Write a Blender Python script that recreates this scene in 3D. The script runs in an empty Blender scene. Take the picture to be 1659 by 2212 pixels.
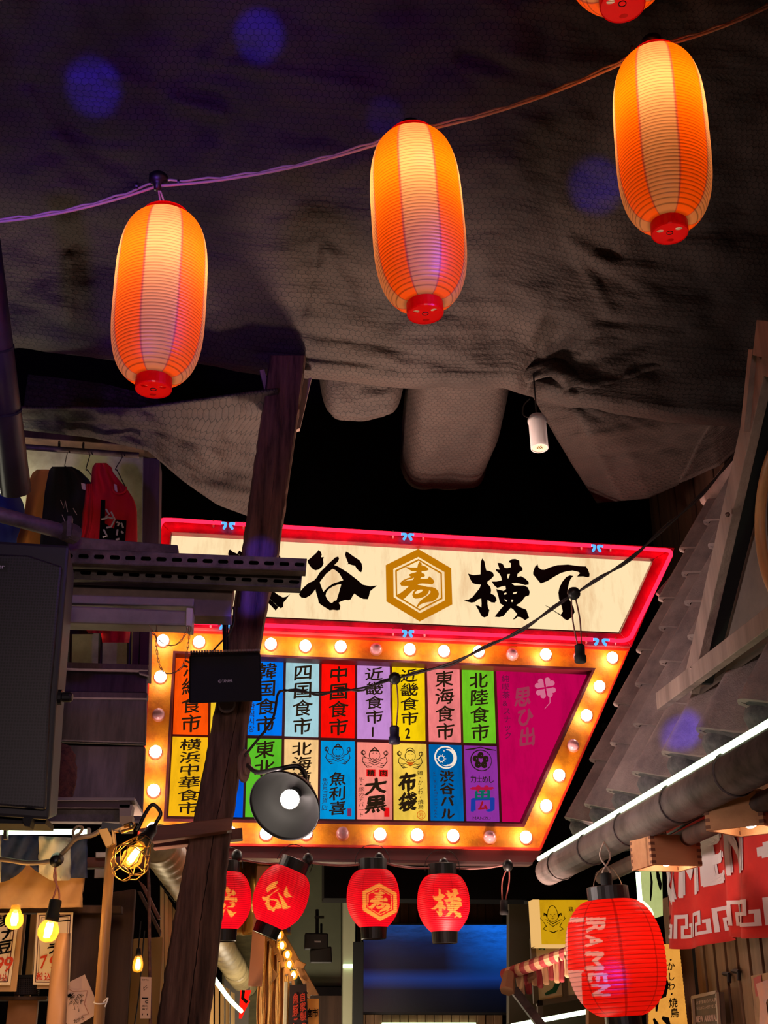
import bpy, math, random
import numpy as np
from mathutils import Vector, Matrix, noise as mnoise
random.seed(7)
SC = bpy.context.scene
COL = SC.collection
# ------------------------------------------------------------------ camera
W, H, FPX = 1659, 2212, 2610.0
PITCH, YAW = math.radians(22.85), math.radians(5.235)
EYE = Vector((0, 0, 1.6))
FWD = Vector((math.sin(YAW)*math.cos(PITCH), math.cos(YAW)*math.cos(PITCH), math.sin(PITCH)))
RGT = Vector((math.cos(YAW), -math.sin(YAW), 0))
UPV = RGT.cross(FWD)
cam = bpy.data.cameras.new('camera')
cam.sensor_fit = 'VERTICAL'; cam.sensor_height = 36.0; cam.lens = 36.0*FPX/H
cam.clip_start = .05; cam.clip_end = 100
camo = bpy.data.objects.new('camera', cam); COL.objects.link(camo)
camo.location = EYE
camo.rotation_euler = (math.pi/2+PITCH, 0, -YAW)
SC.camera = camo
# ------------------------------------------------------------------ view, world, lights
SC.view_settings.view_transform = 'Standard'
SC.view_settings.look = 'None'
SC.view_settings.exposure = 0.0
SC.view_settings.gamma = 1.0
SC.view_settings.use_curve_mapping = False
SC.cycles.max_bounces = 6
SC.cycles.sample_clamp_indirect = 4.0
wd = bpy.data.worlds.new('night'); SC.world = wd; wd.use_nodes = True
wd.node_tree.nodes['Background'].inputs[0].default_value = (.02, .012, .03, 1)
wd.node_tree.nodes['Background'].inputs[1].default_value = .15

def lin(c):
    c = c/255.0
    return c/12.92 if c <= .04045 else ((c+.055)/1.055)**2.4
def rgb(r, g, b): return (lin(r), lin(g), lin(b), 1.0)

def ray(px, py): return FWD + RGT*((px-829.5)/FPX) + UPV*((1106-py)/FPX)
def at(px, py, Y):
    d = ray(px, py); return EYE + d*(Y/d.y)
def atd(px, py, zc): return EYE + ray(px, py)*zc
def atx(px, py, X):
    d = ray(px, py); return EYE + d*(X/d.x)
def on(px, py, p0, n):
    d = ray(px, py); return EYE + d*((p0-EYE).dot(n)/d.dot(n))
def zc(P): return (P-EYE).dot(FWD)
def mpp(P): return zc(P)/FPX

def light(name, kind, loc, energy, color, size=.1, target=None, spot=None, blend=.5):
    l = bpy.data.lights.new(name, kind); l.energy = energy; l.color = color
    if kind == 'AREA': l.shape = 'DISK'; l.size = size
    else: l.shadow_soft_size = size
    if kind == 'SPOT': l.spot_size = spot; l.spot_blend = blend
    o = bpy.data.objects.new(name, l); COL.objects.link(o); o.location = loc
    if target is not None:
        o.rotation_euler = (Vector(target)-Vector(loc)).to_track_quat('-Z', 'Y').to_euler()
    return o
WARM = (1.0, .62, .32)
PURP = (.30, .10, 1.0)
# unseen fills added below the frame, for shop lamps further into the alley
light('shop_fill', 'SPOT', (.3, 5.5, 1.2), 900, (1, .69, .52), .15, (.40, 5.3, 4.6), math.radians(44), 1)
light('shop_fill', 'SPOT', (1.0, 5.9, 1.2), 420, (1, .68, .54), .15, (1.5, 5.6, 4.3), math.radians(62), 1)
light('shop_fill', 'POINT', (1.15, 4.4, 1.2), 9, (1, .70, .5), .15)
light('shop_fill', 'POINT', (-.75, 3.3, 1.2), 7, WARM, .15)
light('shop_fill', 'SPOT', (-.62, 4.95, 1.25), 230, (1, .70, .54), .12, (-.80, 4.55, 4.6), math.radians(44), 1)
light('shop_fill', 'POINT', (.2, 9.0, 1.2), 48, (1, .85, .62), .2)
light('shop_fill', 'POINT', (-.6, 7.1, 1.25), 60, (1, .74, .42), .1)
light('shop_fill', 'POINT', (-1.5, 5.13, 3.78), 13, (1, .94, .70), .03)  # this and the next added inside the shirt opening to brighten its panel
light('shop_fill', 'POINT', (-1.75, 5.17, 3.0), 2.5, (1, .94, .70), .03)
# added unseen fills: behind the camera, and from the left onto the roof
light('alley_fill', 'SPOT', (.1, -.9, 2.5), 185, (1, .74, .72), .3, (.2, 5, 1.9), math.radians(62), 1)
light('alley_fill', 'SPOT', (-.45, 4.3, 1.9), 150, (1, .80, .74), .10, (1.7, 4.3, 2.95), math.radians(72), 1)
# stage light washing the left in purple, plus an added unseen fill from the right
light('purple_wash', 'SPOT', (-1.3, .3, 1.7), 430, PURP, .12, (-1.0, 3.6, 5.0), math.radians(52), 1)
light('purple_wash', 'SPOT', (-.4, 1.0, 1.5), 260, (.42, .08, 1), .08, (-.60, 3.2, 3.13), math.radians(9), 1)
light('purple_wash', 'SPOT', (.8, 2.0, 3.4), 55, PURP, .1, (-1.8, 5.0, 2.9), math.radians(56), 1)
# small blue dots thrown by a party projector behind the camera
for tx, ty, Y, e, a, *src in ((205, 195, 3.9, 60, 2.6), (565, 88, 3.7, 45, 2.4), (1290, 410, 4.3, 40, 2.6), (840, 275, 4.1, 12, 1.8),
                     (562, 1180, 4.7, 30, 1.5, -.2, -.4, 2.7), (540, 1300, 4.7, 30, 1.5, -.2, 0, 1.1), (1475, 1590, 4.3, 40, 2.0), (1322, 2120, 4.1, 40, 1.4), (945, 415, 3.3, 5, 1.1)):
    light('party_projector', 'SPOT', src or (-.25, -.4, 1.9), e*60, (.05, .03, 1), .02, at(tx, ty, Y), math.radians(a), .55)

# ------------------------------------------------------------------ materials
def nodes(name):
    m = bpy.data.materials.new(name); m.use_nodes = True
    nt = m.node_tree
    return m, nt, nt.nodes, nt.links
def bsdf(ns): return ns['Principled BSDF']
def coords(ns, ls, scale=(1, 1, 1), kind='Object'):
    tc = ns.new('ShaderNodeTexCoord'); mp = ns.new('ShaderNodeMapping')
    mp.inputs['Scale'].default_value = scale
    ls.new(tc.outputs[kind], mp.inputs['Vector']); return mp.outputs[0]
def noise_fac(ns, ls, vec, scale, detail=4, rough=.6, lo=.35, hi=.65):
    n = ns.new('ShaderNodeTexNoise'); n.inputs['Scale'].default_value = scale
    n.inputs['Detail'].default_value = detail; n.inputs['Roughness'].default_value = rough
    ls.new(vec, n.inputs['Vector'])
    r = ns.new('ShaderNodeMapRange'); r.inputs[1].default_value = lo; r.inputs[2].default_value = hi
    ls.new(n.outputs['Fac'], r.inputs[0]); return r.outputs[0]
def mixc(ns, ls, fac, a, b):
    m = ns.new('ShaderNodeMix'); m.data_type = 'RGBA'
    if isinstance(fac, float): m.inputs[0].default_value = fac
    else: ls.new(fac, m.inputs[0])
    for v, s in ((a, 6), (b, 7)):
        if isinstance(v, tuple): m.inputs[s].default_value = v
        else: ls.new(v, m.inputs[s])
    return m.outputs[2]
def M(name, c, rough=.6, metal=0.0, c2=None, scale=20, stretch=(1, 1, 1), bump=0.0, bscale=None, lo=.35, hi=.65, spec=.5, detail=5):
    m, nt, ns, ls = nodes(name); b = bsdf(ns)
    b.inputs['Base Color'].default_value = c
    b.inputs['Roughness'].default_value = rough; b.inputs['Metallic'].default_value = metal
    b.inputs['Specular IOR Level'].default_value = spec
    v = coords(ns, ls, stretch)
    if c2 is not None:
        f = noise_fac(ns, ls, v, scale, detail, .65, lo, hi)
        ls.new(mixc(ns, ls, f, c, c2), b.inputs['Base Color'])
    if bump:
        f2 = noise_fac(ns, ls, v, bscale or scale, 6, .65, 0, 1)
        bp = ns.new('ShaderNodeBump'); bp.inputs['Strength'].default_value = bump; bp.inputs['Distance'].default_value = .01
        ls.new(f2, bp.inputs['Height']); ls.new(bp.outputs[0], b.inputs['Normal'])
    return m
def E(name, c, s=1.0, c2=None, scale=12, stretch=(1, 1, 1), lo=.45, hi=.75):
    m, nt, ns, ls = nodes(name); ns.remove(bsdf(ns))
    e = ns.new('ShaderNodeEmission'); e.inputs[0].default_value = c; e.inputs[1].default_value = s
    if c2 is not None:
        f = noise_fac(ns, ls, coords(ns, ls, stretch), scale, 6, .7, lo, hi)
        ls.new(mixc(ns, ls, f, c, c2), e.inputs[0])
    ls.new(e.outputs[0], ns['Material Output'].inputs[0]); return m
def wood(name, c1, c2, axis=2, scale=14, rough=.7, bump=.4):
    st = [1.0, 1.0, 1.0]; st[axis] = .07
    return M(name, c1, rough, 0, c2, scale, tuple(st), bump, scale*2, .3, .7, .3)

K = {}
K['black'] = M('black_plastic', rgb(14, 12, 14), .45)
K['blackmat'] = M('black_paint', rgb(12, 10, 12), .8)
K['cable'] = M('dark_cable', rgb(48, 36, 36), .6)
K['cord'] = M('pale_cord', rgb(190, 165, 150), .6)
K['ink'] = M('black_ink', rgb(10, 8, 8), .8, spec=.1)
K['steel'] = M('dirty_steel', rgb(96, 84, 82), .6, .3, rgb(48, 38, 36), 9, (1, 1, 1), .2, 60)
K['greymetal'] = M('grey_enamel', rgb(120, 112, 112), .45, .1, rgb(96, 88, 88), 6)
K['oldwood'] = wood('old_dark_timber', rgb(124, 88, 76), rgb(40, 25, 22), 2, 26, .85, 1.0)
K['beamwood'] = wood('brown_beam_wood', rgb(128, 80, 58), rgb(86, 48, 36), 0, 9, .6, .3)
K['polewood'] = wood('bamboo_pole_wood', rgb(186, 140, 92), rgb(140, 92, 58), 2, 12, .45, .2)
K['greywood'] = wood('weathered_grey_board', rgb(160, 135, 125), rgb(112, 92, 86), 2, 12, .8, .4)
K['darkwood'] = wood('dark_stained_board', rgb(86, 60, 46), rgb(50, 33, 26), 2, 12, .7, .3)
K['doorwood'] = wood('brown_door_boards', rgb(140, 104, 76), rgb(92, 66, 48), 2, 10, .6, .3)
K['masu'] = wood('pale_cypress', rgb(205, 150, 104), rgb(178, 120, 80), 0, 14, .6, .1)
K['plum'] = M('weathered_wall_board', rgb(92, 76, 88), .8, 0, rgb(52, 42, 52), 4, (3, 1, .5), .3, 18)
K['plumwood'] = wood('purple_grey_wood', rgb(92, 74, 86), rgb(56, 44, 54), 2, 12, .8, .3)
K['cream'] = M('cream_wall', rgb(190, 184, 150), .8, 0, rgb(140, 134, 104), 5)
K['dark'] = M('near_black', rgb(26, 19, 20), .95, 0, rgb(14, 10, 12), 3, spec=.1)  # near black with slight random tone
K['nearblack'] = M('dark_void_board', rgb(16, 12, 14), .95, spec=.1)  # even near black
K['brass'] = M('aged_brass', rgb(212, 160, 84), .3, .8)
K['tile'] = M('grey_roof_tile', rgb(150, 128, 124), .75, 0, rgb(112, 94, 94), 7, (1, 1, 1), .35, 160)
K['tiledark'] = M('dark_tile_end', rgb(78, 70, 72), .8, 0, rgb(44, 40, 44), 30, (1, 1, 1), .3, 90)
K['canvas'] = M('beige_canvas', rgb(214, 168, 116), .9, 0, rgb(190, 140, 92), 4, (1, 1, 1), .15, 120)
K['navy'] = M('navy_cloth', rgb(46, 54, 92), .9, 0, rgb(34, 40, 72), 9)
K['white'] = M('white_cloth', rgb(214, 204, 188), .9, 0, rgb(180, 168, 150), 5)
K['paper'] = M('white_paper', rgb(238, 212, 178), .8)
K['redcloth'] = M('red_noren_cloth', rgb(206, 36, 22), .85, 0, rgb(176, 22, 14), 5)
K['greyprint'] = M('pale_grey_print', rgb(206, 190, 188), .85)
K['led'] = E('led_tube', rgb(226, 255, 205), 4)
K['bulbon'] = E('lit_bulb', rgb(255, 240, 222), 20)
K['bulboff'] = M('unlit_bulb_glass', rgb(240, 168, 178), .15, spec=.8)
K['fil'] = E('bulb_filament', rgb(255, 226, 160), 30)
K['chain'] = M('chain_metal', rgb(150, 120, 96), .35, .8)

def glassbulb():
    m, nt, ns, ls = nodes('amber_bulb_glass'); ns.remove(bsdf(ns))
    t = ns.new('ShaderNodeBsdfTransparent'); t.inputs[0].default_value = (1, .86, .55, 1)
    tr = ns.new('ShaderNodeBsdfTranslucent'); tr.inputs[0].default_value = (1, .45, .05, 1)
    g = ns.new('ShaderNodeBsdfGlossy'); g.inputs['Roughness'].default_value = .05
    a = ns.new('ShaderNodeMixShader'); a.inputs[0].default_value = .12
    b = ns.new('ShaderNodeMixShader'); b.inputs[0].default_value = .08
    ls.new(t.outputs[0], a.inputs[1]); ls.new(tr.outputs[0], a.inputs[2])
    ls.new(a.outputs[0], b.inputs[1]); ls.new(g.outputs[0], b.inputs[2])
    ls.new(b.outputs[0], ns['Material Output'].inputs[0]); return m
K['bulbglass'] = glassbulb()

def glow_plastic(name, c):
    m, nt, ns, ls = nodes(name); b = bsdf(ns); b.inputs['Base Color'].default_value = c; b.inputs['Roughness'].default_value = .3
    t = ns.new('ShaderNodeBsdfTranslucent'); t.inputs[0].default_value = c
    a = ns.new('ShaderNodeMixShader'); a.inputs[0].default_value = .55
    ls.new(b.outputs[0], a.inputs[1]); ls.new(t.outputs[0], a.inputs[2]); ls.new(a.outputs[0], ns['Material Output'].inputs[0]); return m
K['redplastic'] = glow_plastic('red_plastic', rgb(236, 10, 12))
def paper_lantern(name, gloss=.08, trans=.75, gam=.5):
    m, nt, ns, ls = nodes(name); ns.remove(bsdf(ns))
    at_ = ns.new('ShaderNodeAttribute'); at_.attribute_name = 'print'
    t = ns.new('ShaderNodeBsdfTranslucent'); d = ns.new('ShaderNodeBsdfDiffuse')
    g = ns.new('ShaderNodeBsdfGlossy'); g.inputs['Roughness'].default_value = .45
    gm = ns.new('ShaderNodeGamma'); gm.inputs[1].default_value = gam; ls.new(at_.outputs['Color'], gm.inputs[0])
    ls.new(at_.outputs['Color'], t.inputs[0]); ls.new(gm.outputs[0], d.inputs[0])
    a = ns.new('ShaderNodeMixShader'); a.inputs[0].default_value = trans
    b = ns.new('ShaderNodeMixShader'); b.inputs[0].default_value = gloss
    ls.new(d.outputs[0], a.inputs[1]); ls.new(t.outputs[0], a.inputs[2])
    ls.new(a.outputs[0], b.inputs[1]); ls.new(g.outputs[0], b.inputs[2])
    ls.new(b.outputs[0], ns['Material Output'].inputs[0]); return m
K['lantern'] = paper_lantern('lantern_paper', .05)
K['redlantern'] = paper_lantern('red_lantern_vinyl', .035, .75, .85)

def math_node(ns, ls, op, a, b=None):
    n = ns.new('ShaderNodeMath'); n.operation = op
    for i, v in enumerate((a, b)):
        if v is None: continue
        if isinstance(v, (int, float)): n.inputs[i].default_value = v
        else: ls.new(v, n.inputs[i])
    return n.outputs[0]
def hexmesh(name, c1, c2, wire, scale):
    """black fabric under hexagonal chicken wire"""
    m, nt, ns, ls = nodes(name); b = bsdf(ns); b.inputs['Roughness'].default_value = .75
    b.inputs['Specular IOR Level'].default_value = .35
    tc = ns.new('ShaderNodeTexCoord')
    wob = ns.new('ShaderNodeTexNoise'); wob.inputs['Scale'].default_value = 6
    ls.new(tc.outputs['UV'], wob.inputs['Vector'])
    ad = ns.new('ShaderNodeMix'); ad.data_type = 'VECTOR'; ad.inputs[0].default_value = .02
    ls.new(tc.outputs['UV'], ad.inputs[4]); ls.new(wob.outputs['Color'], ad.inputs[5])
    sp = ns.new('ShaderNodeSeparateXYZ'); ls.new(ad.outputs[1], sp.inputs[0])
    x = math_node(ns, ls, 'MULTIPLY', sp.outputs[0], scale); y = math_node(ns, ls, 'MULTIPLY', sp.outputs[1], scale)
    def cell(ox, oy):
        ax = math_node(ns, ls, 'ABSOLUTE', math_node(ns, ls, 'SUBTRACT', math_node(ns, ls, 'FLOORED_MODULO', math_node(ns, ls, 'ADD', x, ox), 1.0), .5))
        ay = math_node(ns, ls, 'ABSOLUTE', math_node(ns, ls, 'SUBTRACT', math_node(ns, ls, 'FLOORED_MODULO', math_node(ns, ls, 'ADD', y, oy), 1.732), .866))
        d = math_node(ns, ls, 'ADD', math_node(ns, ls, 'MULTIPLY', ax, .5), math_node(ns, ls, 'MULTIPLY', ay, .866))
        return math_node(ns, ls, 'MAXIMUM', d, ax)
    h = math_node(ns, ls, 'MINIMUM', cell(0, 0), cell(.5, .866))
    edge = math_node(ns, ls, 'GREATER_THAN', h, .455)
    big = noise_fac(ns, ls, tc.outputs['UV'], 2.2, 5, .6, .3, .7)
    base = mixc(ns, ls, big, c1, c2)
    ls.new(mixc(ns, ls, edge, base, wire), b.inputs['Base Color'])
    st = ns.new('ShaderNodeMapping'); st.inputs['Scale'].default_value = (1.6, 4.5, 1); st.inputs['Rotation'].default_value = (0, 0, .35)
    ls.new(tc.outputs['UV'], st.inputs['Vector'])
    fold = noise_fac(ns, ls, st.outputs[0], 3.0, 8, .62, 0, 1)
    bp = ns.new('ShaderNodeBump'); bp.inputs['Strength'].default_value = .7; bp.inputs['Distance'].default_value = .03
    ls.new(fold, bp.inputs['Height'])
    bp2 = ns.new('ShaderNodeBump'); bp2.inputs['Strength'].default_value = .5; bp2.inputs['Distance'].default_value = .004
    ls.new(h, bp2.inputs['Height']); ls.new(bp.outputs[0], bp2.inputs['Normal'])
    ls.new(bp2.outputs[0], b.inputs['Normal']); return m
K['net'] = hexmesh('netted_black_fabric', rgb(66, 54, 50), rgb(43, 35, 34), rgb(22, 17, 17), 36)

# ------------------------------------------------------------------ mesh builder
ORG = {}
class MB:
    def __init__(s): s.v = []; s.f = []; s.mi = []; s.uv = None; s.col = None
    def add(s, vs, fs, mi=0):
        o = len(s.v); s.v += [Vector(p) for p in vs]
        s.f += [[i+o for i in f] for f in fs]; s.mi += [mi]*len(fs)
    def hexa(s, p, mi=0):
        s.add(p, [(0, 3, 2, 1), (4, 5, 6, 7), (0, 1, 5, 4), (1, 2, 6, 5), (2, 3, 7, 6), (3, 0, 4, 7)], mi)
    def box(s, c, size, R=None, mi=0):
        c = Vector(c); x, y, z = [k/2 for k in size]
        ps = [Vector(q) for q in ((-x, -y, -z), (x, -y, -z), (x, y, -z), (-x, y, -z), (-x, -y, z), (x, -y, z), (x, y, z), (-x, y, z))]
        if R is not None: ps = [R @ q for q in ps]
        s.hexa([c+q for q in ps], mi)
    def prism(s, loop, ext, mi=0):
        n = len(loop); ext = Vector(ext); lp = [Vector(p) for p in loop]
        s.add(lp+[p+ext for p in lp], [list(range(n)), list(range(2*n-1, n-1, -1))]+[(i, i+n, (i+1) % n+n, (i+1) % n) for i in range(n)], mi)
    def qb(s, quad, Y, depth, mi=0):
        """box whose front face is four picture points at world depth Y (number or list), running back by depth"""
        ys = Y if isinstance(Y, (list, tuple)) else [Y]*len(quad)
        s.prism([at(x, y, yy) for (x, y), yy in zip(quad, ys)], (0, depth, 0), mi)
    def bar(s, p0, p1, w, d, side=None, mi=0):
        p0 = Vector(p0); p1 = Vector(p1); ax = (p1-p0).normalized()
        sd = Vector(side) if side is not None else Vector((0, 1, 0))
        a = ax.cross(sd)
        if a.length < 1e-4: a = ax.cross(Vector((1, 0, 0)))
        a.normalize(); b = a.cross(ax).normalized()
        q = [-a*w/2-b*d/2, a*w/2-b*d/2, a*w/2+b*d/2, -a*w/2+b*d/2]
        s.hexa([p0+k for k in q]+[p1+k for k in q], mi)
    def tube(s, pts, r, n=8, cap=True, closed=False, mi=0):
        pts = [Vector(p) for p in pts]; m = len(pts)
        rs = r if isinstance(r, (list, tuple)) else [r]*m
        prev = None; rings = []
        for i, p in enumerate(pts):
            if closed: t = (pts[(i+1) % m]-pts[i-1]).normalized()
            else: t = (pts[min(i+1, m-1)]-pts[max(i-1, 0)]).normalized()
            if prev is None:
                a = t.cross(Vector((0, 0, 1)))
                if a.length < .05: a = t.cross(Vector((1, 0, 0)))
            else: a = prev-t*prev.dot(t)
            a.normalize(); prev = a; b = t.cross(a)
            rings.append([p+(a*math.cos(2*math.pi*k/n)+b*math.sin(2*math.pi*k/n))*rs[i] for k in range(n)])
        vs = [q for rg in rings for q in rg]; fs = []
        for i in range(m if closed else m-1):
            j = (i+1) % m
            for k in range(n):
                l = (k+1) % n; fs.append((i*n+k, i*n+l, j*n+l, j*n+k))
        if cap and not closed: fs += [list(range(n))[::-1], [(m-1)*n+k for k in range(n)]]
        s.add(vs, fs, mi)
    def lathe(s, o, ax, prof, n=24, mi=0, cap=True):
        o = Vector(o); ax = Vector(ax).normalized()
        a = ax.cross(Vector((0, 1, 0)))
        if a.length < .05: a = ax.cross(Vector((1, 0, 0)))
        a.normalize(); b = ax.cross(a)
        vs = []; fs = []
        for r, h in prof:
            for k in range(n):
                t = 2*math.pi*k/n; vs.append(o+ax*h+(a*math.cos(t)+b*math.sin(t))*r)
        for i in range(len(prof)-1):
            for k in range(n):
                l = (k+1) % n; fs.append((i*n+k, i*n+l, (i+1)*n+l, (i+1)*n+k))
        if cap:
            if prof[0][0] > 1e-5: fs.append(list(range(n))[::-1])
            if prof[-1][0] > 1e-5: fs.append([(len(prof)-1)*n+k for k in range(n)])
        s.add(vs, fs, mi)
    def ball(s, c, r, n=16, mi=0, sc=(1, 1, 1)):
        m = n//2; vs = []; fs = []
        for i in range(m+1):
            th = math.pi*i/m
            for k in range(n):
                p = 2*math.pi*k/n
                vs.append(Vector(c)+Vector((r*sc[0]*math.sin(th)*math.cos(p), r*sc[1]*math.sin(th)*math.sin(p), r*sc[2]*math.cos(th))))
        for i in range(m):
            for k in range(n):
                l = (k+1) % n; fs.append((i*n+k, (i+1)*n+k, (i+1)*n+l, i*n+l))
        s.add(vs, fs, mi)
    def grid(s, rows, mi=0, uvs=None):
        nv = len(rows[0]); o = len(s.v)
        vs = [Vector(p) for r in rows for p in r]
        fs = [(i*nv+j, i*nv+j+1, (i+1)*nv+j+1, (i+1)*nv+j) for i in range(len(rows)-1) for j in range(nv-1)]
        s.add(vs, fs, mi)
        if uvs is not None:
            if s.uv is None: s.uv = [(0, 0)]*o
            s.uv += [q for r in uvs for q in r]
    def build(s, name, mats, parent=None, smooth=False, label=None, cat=None, group=None, kind=None, bevel=0, solid=0, org=None):
        mats = mats if isinstance(mats, (list, tuple)) else [mats]
        if parent is not None: o0 = ORG[parent.as_pointer()]
        elif org is not None: o0 = Vector(org)
        else:
            lo = Vector([min(v[i] for v in s.v) for i in range(3)]); hi = Vector([max(v[i] for v in s.v) for i in range(3)])
            o0 = Vector(((lo.x+hi.x)/2, (lo.y+hi.y)/2, lo.z))
        me = bpy.data.meshes.new(name)
        me.from_pydata([tuple(v-o0) for v in s.v], [], s.f)
        for m in mats: me.materials.append(m)
        if len(mats) > 1: me.polygons.foreach_set('material_index', s.mi)
        if smooth:
            me.polygons.foreach_set('use_smooth', [True]*len(me.polygons))
        if s.uv is not None:
            ul = me.uv_layers.new(name='UVMap')
            s.uv += [(0, 0)]*(len(s.v)-len(s.uv))
            for lp in me.loops: ul.data[lp.index].uv = s.uv[lp.vertex_index]
        if s.col is not None:
            ca = me.color_attributes.new('print', 'FLOAT_COLOR', 'POINT')
            ca.data.foreach_set('color', np.asarray(s.col, dtype=np.float32).ravel())
        me.update()
        ob = bpy.data.objects.new(name, me); COL.objects.link(ob)
        if smooth == 'auto':
            try: me.set_sharp_from_angle(angle=math.radians(40))
            except Exception: pass
        if parent is not None: ob.parent = parent
        else: ob.location = o0
        ORG[ob.as_pointer()] = o0
        if bevel:
            bm = ob.modifiers.new('bevel', 'BEVEL'); bm.width = bevel; bm.segments = 2; bm.limit_method = 'ANGLE'
        if solid:
            sm = ob.modifiers.new('solid', 'SOLIDIFY'); sm.thickness = solid; sm.offset = 0
        tag(ob, label, cat, group, kind); return ob
def tag(o, label=None, cat=None, group=None, kind=None):
    if label: o['label'] = label
    if cat: o['category'] = cat
    if group: o['group'] = group
    if kind: o['kind'] = kind
def thing(name, label, cat, loc, group=None):
    o = bpy.data.objects.new(name, None); COL.objects.link(o); o.location = loc
    o.empty_display_size = .05
    ORG[o.as_pointer()] = Vector(loc); tag(o, label, cat, group); return o
def smoothpath(pts, n=8):
    pts = [Vector(p) for p in pts]; out = []
    for i in range(len(pts)-1):
        p0 = pts[max(i-1, 0)]; p1 = pts[i]; p2 = pts[i+1]; p3 = pts[min(i+2, len(pts)-1)]
        for k in range(n):
            t = k/n
            out.append(.5*((2*p1)+(p2-p0)*t+(2*p0-5*p1+4*p2-p3)*t*t+(3*p1-p0-3*p2+p3)*t**3))
    out.append(pts[-1]); return out
def sag(p0, p1, s, n=14):
    p0 = Vector(p0); p1 = Vector(p1)
    return [p0.lerp(p1, i/n)-Vector((0, 0, s*4*(i/n)*(1-i/n))) for i in range(n+1)]
def interp(xs, ys, x): return float(np.interp(x, xs, ys))

# ------------------------------------------------------------------ lettering
GC = {}
def glyph(ch, bold=0.0):
    k = (ch, bold)
    if k not in GC:
        c = bpy.data.curves.new('glyph', 'FONT'); c.body = ch; c.resolution_u = 3
        o = bpy.data.objects.new('glyph', c); COL.objects.link(o)
        dg = bpy.context.evaluated_depsgraph_get(); dg.update()
        me = bpy.data.meshes.new_from_object(o.evaluated_get(dg))
        vs = np.array([(v.co.x, v.co.y) for v in me.vertices]) if len(me.vertices) else np.zeros((0, 2))
        fs = [tuple(p.vertices) for p in me.polygons]
        bpy.data.meshes.remove(me); bpy.data.objects.remove(o); bpy.data.curves.remove(c)
        if bold > .004 and len(vs):  # heavier strokes: the same outline laid down a few times, slightly shifted
            b = bold; n = len(vs); sh = [(b, .3*b), (-b, -.3*b), (.2*b, b), (-.2*b, -b)]
            fs = [tuple(i+k*n for i in f) for k in range(4) for f in fs]; vs = np.concatenate([vs+np.array(q) for q in sh])
        GC[k] = (vs, fs)
    return GC[k]
class Sheet:
    """u,v in 0..1 over a world quad TL,TR,BR,BL, v measured downward; off = distance in front of it"""
    def __init__(s, q, off=.004):
        s.q = [Vector(p) for p in q]
        n = (s.q[1]-s.q[0]).cross(s.q[3]-s.q[0]).normalized()
        if n.dot(EYE-s.q[0]) < 0: n = -n
        s.n = n; s.off = off
    def __call__(s, u, v, k=1.0):
        a = s.q[0].lerp(s.q[1], u); b = s.q[3].lerp(s.q[2], u); return a.lerp(b, v)+s.n*s.off*k
def layered(P, fs, bold):
    """lift the overlapping copies of a heavy glyph by a hair each so that none coincide"""
    if bold <= .004 or not fs: return P
    a, b, c = [P[i] for i in fs[0][:3]]; n = (b-a).cross(c-a)
    if n.length < 1e-12: return P
    n.normalize()
    if n.dot(EYE-a) < 0: n = -n
    q = len(P)//4; return [p+n*(.0005*(i//q)) for i, p in enumerate(P)]
def put_glyph(mb, ch, fn, u0, v0, u1, v1, bold=.015, mi=0, brush=0.0, fit=False):
    vs, fs = glyph(ch, bold)
    if not len(vs): return
    if fit:
        lo = vs.min(0); hi = vs.max(0); w = (vs-lo)/np.maximum(hi-lo, 1e-4)
    else:
        w = np.stack([vs[:, 0], (vs[:, 1]+.1)/.97], 1)
    P = []
    for x, y in w:
        if brush:
            x, y = x+brush*.25*(y-.5)+.02*math.sin(9*y+3*x), y+brush*(x-.5)+.02*math.sin(8*x)
        P.append(fn(u0+(u1-u0)*x, v1+(v0-v1)*y))
    mb.add(layered(P, fs, bold), fs, mi)
def column(mb, txt, fn, u0, u1, v0, v1, bold=.02, mi=0, brush=.14, gap=.02):
    n = len(txt); h = (v1-v0)/n
    for i, ch in enumerate(txt):
        put_glyph(mb, ch, fn, u0, v0+i*h+gap*h, u1, v0+(i+1)*h-gap*h, bold, mi, brush)
def line(mb, txt, fn, u0, u1, v0, v1, bold=.02, mi=0, brush=0.0):
    """latin text set in one line, stretched to the box"""
    vs, fs = glyph(txt, bold); lo = vs.min(0); hi = vs.max(0); w = (vs-lo)/(hi-lo)
    mb.add(layered([fn(u0+(u1-u0)*x, v1+(v0-v1)*y) for x, y in w], fs, bold), fs, mi)
def ribbon(mb, pts, w, fn, mi=0, asp=1.0):
    """brush stroke along uv points; asp = sheet height/width"""
    P = [np.array((p[0], p[1]*asp)) for p in pts]; L = []; R = []
    for i, p in enumerate(P):
        t = P[min(i+1, len(P)-1)]-P[max(i-1, 0)]; t = t/(np.linalg.norm(t)+1e-9); nrm = np.array((-t[1], t[0]))
        ww = w*(1-.55*abs(2*i/(len(P)-1)-1)**3)/2
        L.append(p+nrm*ww); R.append(p-nrm*ww)
    q = L+R[::-1]; n = len(P)
    mb.add([fn(a, b/asp) for a, b in q], [(i, i+1, 2*n-2-i, 2*n-1-i) for i in range(n-1)], mi)
def arc(cx, cy, rx, ry, a0, a1, n=12):
    return [(cx+rx*math.cos(math.radians(a0+(a1-a0)*i/n)), cy+ry*math.sin(math.radians(a0+(a1-a0)*i/n))) for i in range(n+1)]
def poly_holes(mb, outer, holes, fn, mi=0):
    """filled outline with holes: one face, cut through to each hole"""
    from mathutils.geometry import tessellate_polygon
    loops = [[Vector((x, y, 0)) for x, y in lp] for lp in [outer]+list(holes)]
    flat = [p for lp in loops for p in lp]
    mb.add([fn(p.x, p.y) for p in flat], [tuple(t) for t in tessellate_polygon(loops)], mi)

def pts(s): 
    a = [float(x) for x in s.split()]; return list(zip(a[::2], a[1::2]))
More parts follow.
